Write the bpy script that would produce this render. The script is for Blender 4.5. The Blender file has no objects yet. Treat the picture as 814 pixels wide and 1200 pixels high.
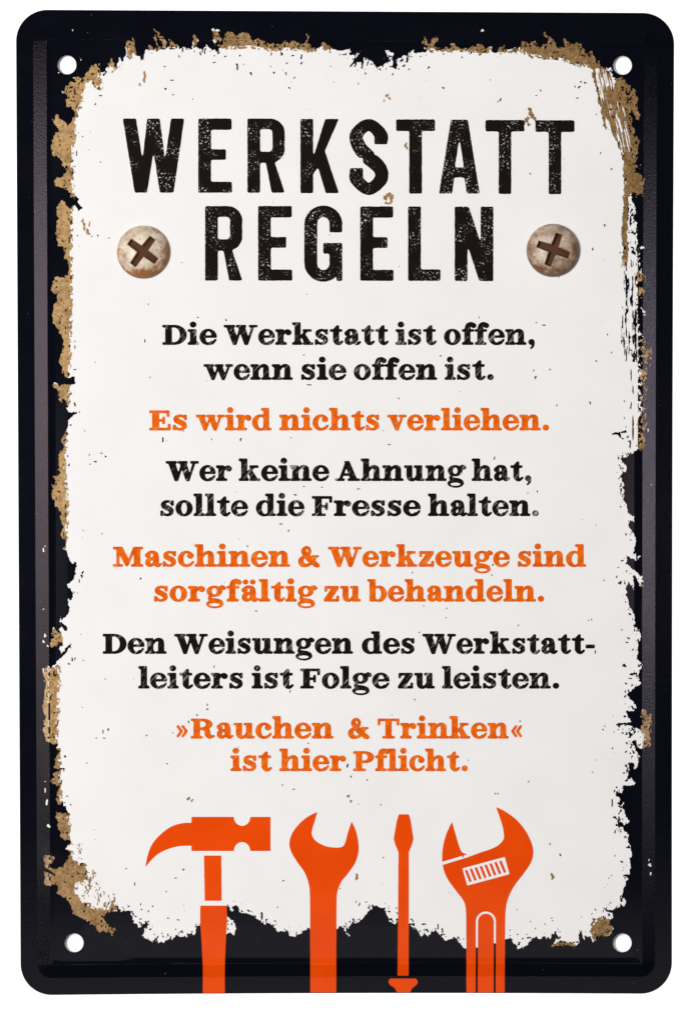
import bpy, math, random
import numpy as np

# ------------------------------------------------------------------ units
K = 0.00026            # one drawing unit (1/1200 of the framed height) in metres: the sign is 20 x 30 cm
S = 2                  # print samples per drawing unit
W, H = 814, 1200
scene = bpy.context.scene
col = scene.collection


def wx(x): return (np.asarray(x, float) - 407.0) * K
def wy(y): return (600.0 - np.asarray(y, float)) * K


# ------------------------------------------------------------------ camera, world, lamps, exposure
CAM_Z = 1.2
cam_d = bpy.data.cameras.new('camera')
cam = bpy.data.objects.new('camera', cam_d)
col.objects.link(cam)
cam.location = (0, 0, CAM_Z + 0.0018)
cam_d.sensor_fit = 'VERTICAL'
cam_d.sensor_height = 36.0
cam_d.lens = CAM_Z * 36.0 / (1200 * K)
cam_d.clip_start = 0.05
cam_d.clip_end = 100
scene.camera = cam

world = bpy.data.worlds.new('World')
scene.world = world
world.use_nodes = True
bg = world.node_tree.nodes['Background']
bg.inputs[0].default_value = (0.55, 0.68, 1.0, 1)
bg.inputs[1].default_value = 0.015


def area(name, loc, target, sx, sy, radiance, color):
    d = bpy.data.lights.new(name, 'AREA')
    d.shape = 'RECTANGLE'
    d.size, d.size_y = sx, sy
    d.energy = radiance * math.pi * sx * sy
    d.color = color
    o = bpy.data.objects.new(name, d)
    col.objects.link(o)
    o.location = loc
    from mathutils import Vector
    v = Vector(target) - Vector(loc)
    o.rotation_euler = v.to_track_quat('-Z', 'Y').to_euler()
    return o


# two main softboxes of the copy stand, two low strips that glint on the sloped rim, one dim box behind the camera; a top fill and two small sheen boxes are added
area('key_fill_softbox', (-0.62, 0.07, 1.14), (-0.05, 0.0, 0), 0.80, 0.20, 42.0, (1.0, 0.988, 0.972))
area('key_fill_softbox', (0.68, 0.00, 1.30), (0.04, 0.0, 0), 0.90, 0.20, 4.6, (1.0, 0.95, 0.945))
area('key_fill_softbox', (0.0, 0.78, 1.30), (0.0, 0.08, 0), 0.70, 0.18, 15.0, (1.0, 0.98, 0.96))  # added fill lamp, lightens the shade inside the nail holes
area('overhead_sheen_box', (0.29, -0.01, 1.20), (0.29, -0.01, 0), 0.07, 0.12, 1.2, (1.0, 0.72, 0.80))  # small added light, puts a pink sheen on the right panel edge
area('overhead_sheen_box', (-0.29, -0.01, 1.20), (-0.29, -0.01, 0), 0.07, 0.16, 0.42, (0.85, 0.88, 1.0))  # added likewise, for a cool sheen along the left panel edge
def strip(x, width, prof, scale, color):
    ys_ = [p[0] for p in prof]
    vs_ = [p[1] for p in prof]
    n_, y0, y1 = 12, ys_[0], ys_[-1]
    for k in range(n_):
        y = y0 + (y1 - y0) * (k + 0.5) / n_
        area('strip_softbox', (x, y, 1.10), (math.copysign(0.092, x), y * 0.52, 0), (y1 - y0) / n_, width, scale * float(np.interp(y, ys_, vs_)), color)


strip(-0.95, 0.16, [(-0.26, 0.03), (-0.225, 0.08), (-0.175, 0.22), (-0.125, 0.35), (-0.05, 0.62), (0.05, 0.95), (0.15, 1.0), (0.215, 0.9), (0.275, 0.05)], 3.3, (1.0, 0.80, 0.86))
strip(0.95, 0.09, [(-0.25, 0.05), (-0.175, 0.15), (-0.125, 0.32), (-0.1, 0.5), (-0.05, 0.8), (0.0, 0.95), (0.075, 0.9), (0.165, 0.5), (0.22, 0.1)], 4.8, (0.92, 0.80, 1.0))
area('overhead_sheen_box', (0.0, -0.50, 1.20), (0, -0.50, 0), 1.0, 0.50, 0.30, (1.0, 0.93, 0.95))

vs = scene.view_settings
vs.view_transform = 'Standard'
vs.look = 'None'
vs.exposure = 0.0
vs.gamma = 1.0
vs.use_curve_mapping = False


# ------------------------------------------------------------------ materials
def mat(name, color, rough=0.4, spec=0.5, metallic=0.0):
    m = bpy.data.materials.new(name)
    m.use_nodes = True
    b = m.node_tree.nodes['Principled BSDF']
    b.inputs['Base Color'].default_value = (*color, 1)
    b.inputs['Roughness'].default_value = rough
    b.inputs['Specular IOR Level'].default_value = spec
    b.inputs['Metallic'].default_value = metallic
    return m


class N:
    """small helper to wire node trees"""
    def __init__(self, m):
        self.t = m.node_tree
        self.b = self.t.nodes['Principled BSDF']
        self.co = self.t.nodes.new('ShaderNodeTexCoord').outputs['Object']

    def noise(self, scale, detail=2.0, rough=0.5, stretch=None, rot=0.0):
        n = self.t.nodes.new('ShaderNodeTexNoise')
        n.inputs['Scale'].default_value = scale
        n.inputs['Detail'].default_value = detail
        n.inputs['Roughness'].default_value = rough
        src = self.co
        if stretch:
            mp = self.t.nodes.new('ShaderNodeMapping')
            mp.vector_type = 'TEXTURE'
            mp.inputs['Scale'].default_value = stretch
            mp.inputs['Rotation'].default_value = (0, 0, rot)
            self.t.links.new(src, mp.inputs[0])
            src = mp.outputs[0]
        self.t.links.new(src, n.inputs['Vector'])
        return n.outputs['Fac']

    def ramp(self, src, a, b, ca=0.0, cb=1.0):
        r = self.t.nodes.new('ShaderNodeMapRange')
        r.inputs[1].default_value, r.inputs[2].default_value = a, b
        r.inputs[3].default_value, r.inputs[4].default_value = ca, cb
        self.t.links.new(src, r.inputs[0])
        return r.outputs[0]

    def math(self, op, a, b):
        m = self.t.nodes.new('ShaderNodeMath')
        m.operation = op
        for i, v in enumerate((a, b)):
            if isinstance(v, (int, float)):
                m.inputs[i].default_value = v
            else:
                self.t.links.new(v, m.inputs[i])
        return m.outputs[0]

    def mix(self, fac, a, b):
        m = self.t.nodes.new('ShaderNodeMix')
        m.data_type = 'RGBA'
        if isinstance(fac, (int, float)):
            m.inputs[0].default_value = fac
        else:
            self.t.links.new(fac, m.inputs[0])
        for i, v in ((6, a), (7, b)):
            if isinstance(v, tuple):
                m.inputs[i].default_value = (*v, 1)
            else:
                self.t.links.new(v, m.inputs[i])
        return m.outputs[2]

    def base(self, c): self.t.links.new(c, self.b.inputs['Base Color'])

    def bump(self, h, strength, dist):
        n = self.t.nodes.new('ShaderNodeBump')
        n.inputs['Strength'].default_value = strength
        n.inputs['Distance'].default_value = dist
        self.t.links.new(h, n.inputs['Height'])
        self.t.links.new(n.outputs[0], self.b.inputs['Normal'])

    def rough(self, v): self.t.links.new(v, self.b.inputs['Roughness'])


M = {}
# glossy black lacquer with dust specks and orange peel
M['black'] = mat('black_lacquer', (0.0022, 0.0024, 0.0045), 0.16, 0.5)
n = N(M['black'])
dust = n.ramp(n.noise(900, 1.0), 0.79, 0.83)
n.base(n.mix(n.math('MULTIPLY', dust, 0.5), (0.0018, 0.0021, 0.0045), (0.12, 0.12, 0.14)))
n.bump(n.noise(2000, 2.0, 0.6), 0.05, 0.0001)
n.rough(n.ramp(n.noise(60, 3.0), 0.3, 0.7, 0.07, 0.11))
M['rim'] = M['black'].copy()
M['rim'].name = 'black_lacquer_rim'
for nd in M['rim'].node_tree.nodes:
    if nd.type == 'BUMP':
        nd.inputs['Strength'].default_value = 0.22
    if nd.type == 'TEX_NOISE' and nd.inputs['Scale'].default_value == 2000:
        nd.inputs['Scale'].default_value = 1900
# off-white panel enamel
M['white'] = mat('off_white_enamel', (0.66, 0.65, 0.635), 0.12, 0.5)
n = N(M['white'])
n.base(n.mix(n.ramp(n.noise(45, 4.0, 0.6), 0.3, 0.7), (0.655, 0.648, 0.638), (0.625, 0.619, 0.611)))
# rust brown underprint: ochre on the left, browner along the top and the right
for key, ca, cb in (('rust', (0.20, 0.115, 0.043), (0.38, 0.235, 0.095)), ('rust_mid', (0.165, 0.092, 0.032), (0.29, 0.175, 0.07)), ('rust_dark', (0.115, 0.064, 0.022), (0.215, 0.127, 0.049))):
    M[key] = mat('painted_' + key, ca, 0.2, 0.4)
    n = N(M[key])
    c = n.mix(n.ramp(n.noise(420, 5.0, 0.7), 0.36, 0.58), ca, cb)
    c = n.mix(n.ramp(n.noise(1300, 3.0, 0.6), 0.50, 0.70, 0, 0.55), c, (0.10, 0.05, 0.018))
    c = n.mix(n.ramp(n.noise(1700, 2.0), 0.64, 0.70, 0, 0.55), c, (0.52, 0.40, 0.26))
    n.base(c)
# heading ink, worn in flecks so that the enamel shows
M['ink_heading'] = mat('worn_heading_ink', (0.007, 0.005, 0.005), 0.12, 0.4)
n = N(M['ink_heading'])
fl = n.ramp(n.noise(1750, 3.0, 0.62), 0.60, 0.645)
zone = n.ramp(n.noise(150, 2.0, 0.5), 0.48, 0.62)
n.base(n.mix(n.math('MULTIPLY', fl, zone), (0.0075, 0.005, 0.0048), (0.55, 0.53, 0.50)))

# text inks: fine slanted scratches
for key, dark, light in (('ink_text', (0.0065, 0.0045, 0.0042), (0.60, 0.58, 0.55)),
                         ('ink_orange', (0.53, 0.105, 0.010), (0.62, 0.26, 0.09))):
    M[key] = mat('worn_' + key, dark, 0.12, 0.4)
    n = N(M[key])
    sc = n.ramp(n.noise(900, 3.0, 0.6, (3.2, 0.55, 1), math.radians(48)), 0.56, 0.66)
    zone = n.ramp(n.noise(260, 2.0), 0.40, 0.62)
    c = n.mix(n.math('MULTIPLY', n.math('MULTIPLY', sc, zone), 0.45), dark, light)
    if key == 'ink_orange':
        c2 = n.mix(n.ramp(n.noise(520, 2.0), 0.35, 0.65), (0.50, 0.070, 0.002), (0.64, 0.115, 0.003))
        c = n.mix(n.math('MULTIPLY', n.math('MULTIPLY', sc, zone), 0.45), c2, light)
    n.base(c)
M['orange'] = mat('orange_tool_print', (0.60, 0.062, 0.003), 0.12, 0.4)
n = N(M['orange'])
n.base(n.mix(n.ramp(n.noise(70, 3.0), 0.3, 0.7), (0.57, 0.046, 0.001), (0.62, 0.056, 0.0012)))
# screw heads: cream-grey zinc, rusting from the rim inwards; the rust colour also paints the dome's edge shade
for key, ca, cb, cc in (('screw', (0.56, 0.48, 0.37), (0.40, 0.31, 0.22), (0.27, 0.105, 0.028)), ('screw_dark', (0.42, 0.33, 0.255), (0.23, 0.16, 0.11), (0.14, 0.058, 0.020))):
    M[key] = mat('rusty_' + key, ca, 0.42, 0.5)
    n = N(M[key])
    gen = n.t.nodes['%s' % n.co.node.name].outputs['Generated']
    sep = n.t.nodes.new('ShaderNodeSeparateXYZ')
    n.t.links.new(gen, sep.inputs[0])
    gx_, gy_ = n.math('SUBTRACT', sep.outputs[0], 0.5), n.math('SUBTRACT', sep.outputs[1], 0.5)
    r2 = n.math('ADD', n.math('MULTIPLY', gx_, gx_), n.math('MULTIPLY', gy_, gy_))
    wear_shade = n.math('ADD', n.math('MULTIPLY', r2, 1.25), n.math('MULTIPLY', gy_, -0.22))
    wear_shade = n.math('ADD', wear_shade, n.math('MULTIPLY', gx_, 0.10))
    wear_shade = n.math('ADD', wear_shade, n.math('MULTIPLY', n.noise(330, 5.0, 0.65), 0.95))
    c = n.mix(n.ramp(n.noise(210, 5.0, 0.65), 0.40, 0.62), ca, cb)
    c = n.mix(n.ramp(n.noise(380, 3.0, 0.6), 0.60, 0.68, 0, 0.7), c, (0.62, 0.46, 0.18))
    c = n.mix(n.ramp(wear_shade, 0.60, 0.80), c, cc)
    c = n.mix(n.ramp(n.noise(1500, 3.0), 0.62, 0.70), c, (0.09, 0.05, 0.025))
    n.base(c)
    n.bump(n.noise(700, 4.0, 0.6), 0.35, 0.0004)
M['slot'] = mat('rusty_slot', (0.06, 0.022, 0.008), 0.8, 0.2)
M['table'] = mat('white_table', (0.94, 0.94, 0.94), 0.85, 0.2)


# ------------------------------------------------------------------ scene helpers
def empty(name, loc, label, cat):
    o = bpy.data.objects.new(name, None)
    col.objects.link(o)
    o.location = loc
    o.empty_display_size = 0.02
    o['label'] = label
    o['category'] = cat
    return o


def link(name, me, m, parent=None):
    me.materials.append(m)
    o = bpy.data.objects.new(name, me)
    col.objects.link(o)
    if parent:
        o.parent = parent
    return o


# ------------------------------------------------------------------ shape of the pressed tin
NX0, NX1, NY0, NY1, RAD = 20.0, 788.0, 12.0, 1166.0, 37.0


def edges(s, t):
    xl = 18.4 + 5.6 * t
    xr = 790.0 - 6.4 * t + 3.6 * t * t
    yt = 10.4 + 4.0 * s
    yb = 1167.3 - 9.0 * s + 7.3 * s * s
    return xl, xr, yt, yb


def to_px(X, Y):
    s = (X - NX0) / (NX1 - NX0)
    t = (Y - NY0) / (NY1 - NY0)
    xl, xr, yt, yb = edges(s, t)
    return xl + s * (xr - xl), yt + t * (yb - yt)


def to_nominal(x, y):
    s = (x - 20) / 768.0
    t = (y - 12) / 1154.0
    for _ in range(3):
        xl, xr, yt, yb = edges(s, t)
        s = (x - xl) / (xr - xl)
        t = (y - yt) / (yb - yt)
    return NX0 + s * (NX1 - NX0), NY0 + t * (NY1 - NY0)


def inset(x, y):
    X, Y = to_nominal(np.asarray(x, float), np.asarray(y, float))
    cx, cy = (NX0 + NX1) / 2, (NY0 + NY1) / 2
    qx = np.abs(X - cx) - ((NX1 - NX0) / 2 - RAD)
    qy = np.abs(Y - cy) - ((NY1 - NY0) / 2 - RAD)
    out = np.hypot(np.maximum(qx, 0), np.maximum(qy, 0))
    return -(out + np.minimum(np.maximum(qx, qy), 0) - RAD)


# profile: inset (units) -> height (units); creases are real folds in the tin
PD = np.array([0.0, 0.35, 0.8, 20.0, 35.5, 42.0, 60.0, 80.0, 120.0, 400.0])
PZ = np.array([0.15, 0.6, 0.98, 1.0, 5.6, 5.35, 6.0, 6.45, 6.65, 6.7])


def height(d):
    return np.interp(d, PD, PZ)


def zpx(x, y): return height(inset(x, y)) * K


def normals(x, y):
    e = 0.12
    gx = (zpx(x + e, y) - zpx(x - e, y)) / (2 * e * K)
    gy = (zpx(x, y + e) - zpx(x, y - e)) / (2 * e * K)
    n = np.stack([-gx, gy, np.ones_like(gx)], 1)
    return n / np.linalg.norm(n, axis=1, keepdims=True)


# ------------------------------------------------------------------ raster shapes -> meshes
rng = np.random.default_rng(7)
random.seed(7)


def blur(a, sigma):
    if sigma <= 0:
        return a
    r = int(math.ceil(sigma * 3))
    k = np.exp(-0.5 * (np.arange(-r, r + 1) / sigma) ** 2)
    k /= k.sum()
    for ax in (0, 1):
        pad = [(0, 0), (0, 0)]
        pad[ax] = (r, r)
        p = np.pad(a, pad, mode='edge')
        o = np.zeros_like(a)
        for i, w in enumerate(k):
            sl = [slice(None), slice(None)]
            sl[ax] = slice(i, i + a.shape[ax])
            o += np.float32(w) * p[tuple(sl)]
        a = o
    return a


def value_noise(h, w, cell_x, cell_y, seed):
    r = np.random.default_rng(seed)
    gy, gx = int(h / cell_y) + 3, int(w / cell_x) + 3
    g = r.random((gy, gx), dtype=np.float32)
    yy = np.arange(h, dtype=np.float32) / cell_y
    xx = np.arange(w, dtype=np.float32) / cell_x
    iy, ix = yy.astype(int), xx.astype(int)
    fy, fx = yy - iy, xx - ix
    fy, fx = (fy * fy * (3 - 2 * fy))[:, None], (fx * fx * (3 - 2 * fx))[None]
    a, b = g[iy][:, ix], g[iy][:, ix + 1]
    c, d = g[iy + 1][:, ix], g[iy + 1][:, ix + 1]
    return (a * (1 - fx) + b * fx) * (1 - fy) + (c * (1 - fx) + d * fx) * fy


def fbm(h, w, cx, cy, seed, octs=3):
    o = np.zeros((h, w), np.float32)
    amp, tot = 1.0, 0.0
    for i in range(octs):
        o += amp * value_noise(h, w, cx / 2 ** i, cy / 2 ** i, seed * 17 + i)
        tot += amp
        amp *= 0.6
    return o / tot


class Canvas:
    """boolean drawing at ss samples per unit over a window, y growing downwards unless flip"""
    def __init__(self, x0, y0, x1, y1, ss):
        self.x0, self.y0, self.ss = x0, y0, ss
        self.w = int(round((x1 - x0) * ss)) + 1
        self.h = int(round((y1 - y0) * ss)) + 1
        self.m = np.zeros((self.h, self.w), bool)

    def poly_mask(self, pts):
        p = np.array([((x - self.x0) * self.ss, (y - self.y0) * self.ss) for x, y in pts])
        tog = np.zeros((self.h, self.w + 1), np.int32)
        q = np.roll(p, -1, axis=0)
        for (xa, ya), (xb, yb) in zip(p, q):
            if ya == yb:
                continue
            if ya > yb:
                xa, ya, xb, yb = xb, yb, xa, ya
            j0, j1 = max(0, math.ceil(ya)), min(self.h - 1, math.ceil(yb) - 1)
            if j1 < j0:
                continue
            js = np.arange(j0, j1 + 1)
            xs = xa + (js - ya) * (xb - xa) / (yb - ya)
            ii = np.clip(np.ceil(xs).astype(int), 0, self.w)
            np.add.at(tog, (js, ii), 1)
        return (np.cumsum(tog, axis=1)[:, :-1] % 2).astype(bool)

    def poly(self, pts, op='+'):
        k = self.poly_mask(pts)
        self.m = (self.m | k) if op == '+' else (self.m & ~k)

    def grid(self):
        x = self.x0 + np.arange(self.w) / self.ss
        y = self.y0 + np.arange(self.h) / self.ss
        return x[None], y[:, None]

    def ell(self, cx, cy, rx, ry, op='+', clip=None):
        x, y = self.grid()
        k = ((x - cx) / rx) ** 2 + ((y - cy) / ry) ** 2 <= 1
        if clip:
            k &= (x >= clip[0]) & (x <= clip[2]) & (y >= clip[1]) & (y <= clip[3])
        self.m = (self.m | k) if op == '+' else (self.m & ~k)

    def stroke(self, pts, widths, op='+'):
        pts = np.array(pts, float)
        wd = np.broadcast_to(np.array(widths, float), (len(pts),))
        P = np.vstack([2 * pts[0] - pts[1], pts, 2 * pts[-1] - pts[-2]])
        x, y = self.grid()
        k = np.zeros_like(self.m)
        for i in range(len(pts) - 1):
            p0, p1, p2, p3 = P[i:i + 4]
            for t in np.linspace(0, 1, max(14, int(3 * np.hypot(*(p2 - p1)) / max(min(wd), 0.5)))):
                c = 0.5 * (2 * p1 + (p2 - p0) * t + (2 * p0 - 5 * p1 + 4 * p2 - p3) * t * t
                           + (3 * p1 - p0 - 3 * p2 + p3) * t ** 3)
                r = (wd[i] * (1 - t) + wd[i + 1] * t) / 2
                i0, i1 = int((c[0] - r - self.x0) * self.ss), int((c[0] + r - self.x0) * self.ss) + 2
                j0, j1 = int((c[1] - r - self.y0) * self.ss), int((c[1] + r - self.y0) * self.ss) + 2
                i0, j0 = max(i0, 0), max(j0, 0)
                k[j0:j1, i0:i1] |= (x[:, i0:i1] - c[0]) ** 2 + (y[j0:j1] - c[1]) ** 2 <= r * r
        self.m = (self.m | k) if op == '+' else (self.m & ~k)


# marching-squares mesher: full cells merged into blocks, edge cells cut at level 0.5
def field_mesh(name, F, x0, y0, step, lift, maxblock=8):
    ny, nx = F.shape
    ins = F > 0.5
    c00, c10, c11, c01 = ins[:-1, :-1], ins[:-1, 1:], ins[1:, 1:], ins[1:, :-1]
    full = c00 & c10 & c11 & c01
    any_ = c00 | c10 | c11 | c01
    part = any_ & ~full
    NP = nx * ny
    faces = []
    rem = full.copy()
    b = maxblock
    while b >= 1:
        hh, ww = (rem.shape[0] // b) * b, (rem.shape[1] // b) * b
        blk = rem[:hh, :ww].reshape(hh // b, b, ww // b, b).all(axis=(1, 3))
        js, is_ = np.nonzero(blk)
        if len(js):
            j, i = js * b, is_ * b
            q = np.stack([j * nx + i, (j + b) * nx + i, (j + b) * nx + i + b, j * nx + i + b], 1)
            faces.extend(q.tolist())
            rem[:hh, :ww] &= ~np.repeat(np.repeat(blk, b, 0), b, 1)
        b //= 2
    js, is_ = np.nonzero(part)
    for j, i in zip(js.tolist(), is_.tolist()):
        a = j * nx + i
        # corners ordered counter-clockwise in the world (y down in the drawing)
        cs = ((a, ins[j, i]), (a + nx, ins[j + 1, i]), (a + nx + 1, ins[j + 1, i + 1]), (a + 1, ins[j, i + 1]))
        eg = (NP + a, 2 * NP + a + nx, NP + a + 1, 2 * NP + a)      # left, bottom, right, top edge keys
        code = (bool(cs[0][1]), bool(cs[1][1]), bool(cs[2][1]), bool(cs[3][1]))
        if code == (True, False, True, False):
            faces.append([cs[0][0], eg[0], eg[3]])
            faces.append([cs[2][0], eg[2], eg[1]])
            continue
        if code == (False, True, False, True):
            faces.append([cs[1][0], eg[1], eg[0]])
            faces.append([cs[3][0], eg[3], eg[2]])
            continue
        f = []
        for q in range(4):
            if code[q]:
                f.append(cs[q][0])
            if code[q] != code[(q + 1) % 4]:
                f.append(eg[q])
        faces.append(f)
    lens = [len(f) for f in faces]
    flat = np.array([v for f in faces for v in f], np.int64)
    keys, inv = np.unique(flat, return_inverse=True)
    kind, base = keys // NP, keys % NP
    j, i = base // nx, base % nx
    X, Y = i.astype(float), j.astype(float)
    Fd = F.astype(float)
    v = kind == 1
    if v.any():
        a_, b_ = Fd[j[v], i[v]], Fd[j[v] + 1, i[v]]
        Y[v] += np.clip((0.5 - a_) / (b_ - a_), 0.02, 0.98)
    v = kind == 2
    if v.any():
        a_, b_ = Fd[j[v], i[v]], Fd[j[v], i[v] + 1]
        X[v] += np.clip((0.5 - a_) / (b_ - a_), 0.02, 0.98)
    px, py = x0 + X * step, y0 + Y * step
    co = np.stack([wx(px), wy(py), zpx(px, py) + lift], 1)
    me = bpy.data.meshes.new(name)
    it = iter(inv.tolist())
    me.from_pydata(co.tolist(), [], [[next(it) for _ in range(l)] for l in lens])
    me.polygons.foreach_set('use_smooth', np.ones(len(me.polygons), bool))
    me.update()
    me.normals_split_custom_set_from_vertices(normals(px, py).tolist())
    return me


def print_part(name, canvas, soft, m, lift, parent, step=0.5, maxblock=8):
    """canvas drawing -> softened -> sheet lying on the tin"""
    F = blur(canvas.m.astype(np.float32), soft * canvas.ss)
    k = int(round(step * canvas.ss))
    F = F[::k, ::k]
    F = np.pad(F, 1)
    me = field_mesh(name, F, canvas.x0 - step, canvas.y0 - step, step, lift, maxblock)
    return link(name, me, m, parent)


# layer heights over the tin (metres)
Z_RUST, Z_WHITE, Z_INK = 0.00003, 0.00005, 0.00009

# ------------------------------------------------------------------ setting
me = bpy.data.meshes.new('backdrop')
me.from_pydata([(-3, -3, 0), (3, -3, 0), (3, 3, 0), (-3, 3, 0)], [], [(0, 1, 2, 3)])
tb = link('backdrop', me, M['table'])
tb['kind'] = 'structure'
tb['label'] = 'plain white surface under the sign'

# ------------------------------------------------------------------ the sign: pressed tin
sign = empty('metal_sign', (0, 0, 0), 'black rimmed tin sign with worn white panel, German workshop rules and four orange tools', 'sign')


def ring_pts(d, nseg=22, nx=40, ny=60):
    """closed loop at inset d in nominal space"""
    r = max(RAD - d, 0.5)
    x0, x1, y0, y1 = NX0 + d, NX1 - d, NY0 + d, NY1 - d
    out = []
    corners = (((x1 - r, y0 + r), -90), ((x1 - r, y1 - r), 0), ((x0 + r, y1 - r), 90), ((x0 + r, y0 + r), 180))
    for q, ((cx, cy), a0) in enumerate(corners):
        for k in range(nseg + 1):
            a = math.radians(a0 + 90 * k / nseg)
            out.append((cx + r * math.cos(a), cy + r * math.sin(a)))
        (nxc, nyc), na = corners[(q + 1) % 4]
        xa, ya = out[-1]
        xb, yb = nxc + r * math.cos(math.radians(na)), nyc + r * math.sin(math.radians(na))
        n_ = ny if q % 2 == 0 else nx
        for k in range(1, n_):
            out.append((xa + (xb - xa) * k / n_, ya + (yb - ya) * k / n_))
    a = np.array(out)
    return to_px(a[:, 0], a[:, 1])


def ring_mesh(name, bands):
    vs_, fs_ = [], []
    for d0, z0, d1, z1 in bands:
        o = len(vs_)
        xa, ya = ring_pts(d0)
        xb, yb = ring_pts(d1)
        n_ = len(xa)
        vs_ += np.stack([wx(xa), wy(ya), np.full(n_, z0 * K)], 1).tolist()
        vs_ += np.stack([wx(xb), wy(yb), np.full(n_, z1 * K)], 1).tolist()
        for i in range(n_):
            j = (i + 1) % n_
            fs_.append((o + i, o + n_ + i, o + n_ + j, o + j))
    m_ = bpy.data.meshes.new(name)
    m_.from_pydata(vs_, [], fs_)
    m_.polygons.foreach_set('use_smooth', np.ones(len(m_.polygons), bool))
    m_.update()
    return m_


bands = [(PD[i], PZ[i], PD[i + 1], PZ[i + 1]) for i in range(4)]
bands = [(0.2, 0.0, 0.0, 0.15)] + bands          # rolled-under edge
link('rim', ring_mesh('rim', bands), M['rim'], sign)

HOLES = ((78.6, 76.0), (728.8, 76.5), (87.0, 1105.0), (728.5, 1105.0))
HR = 11.0
# pressed centre panel with the four nail holes really cut through
xs = np.arange(50, 765, 1.0)
ys = np.arange(40, 1140, 1.0)
gx, gy = np.meshgrid(xs, ys)
sd = inset(gx, gy) - 35.5
for hx, hy in HOLES:
    sd = np.minimum(sd, np.hypot(gx - hx, gy - hy) - HR)
me = field_mesh('panel', (0.5 + 0.25 * sd).astype(np.float64), 50, 40, 1.0, 0.0, 4)
link('panel', me, M['black'], sign)
# bare cut edge of each hole
for hx, hy in HOLES:
    a = np.linspace(0, 2 * math.pi, 49)[:-1]
    X, Y = hx + HR * np.cos(a), hy + HR * np.sin(a)
    z = zpx(X, Y)
    v_ = np.stack([wx(X), wy(Y), z], 1).tolist() + np.stack([wx(X), wy(Y), z - 0.00012], 1).tolist()
    f_ = [(i, (i + 1) % 48, 48 + (i + 1) % 48, 48 + i) for i in range(48)]
    m_ = bpy.data.meshes.new('nail_hole')
    m_.from_pydata(v_, [], f_)
    link('nail_hole', m_, M['white'], sign)

# ------------------------------------------------------------------ worn white field and rust
exec_outline = True
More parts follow.
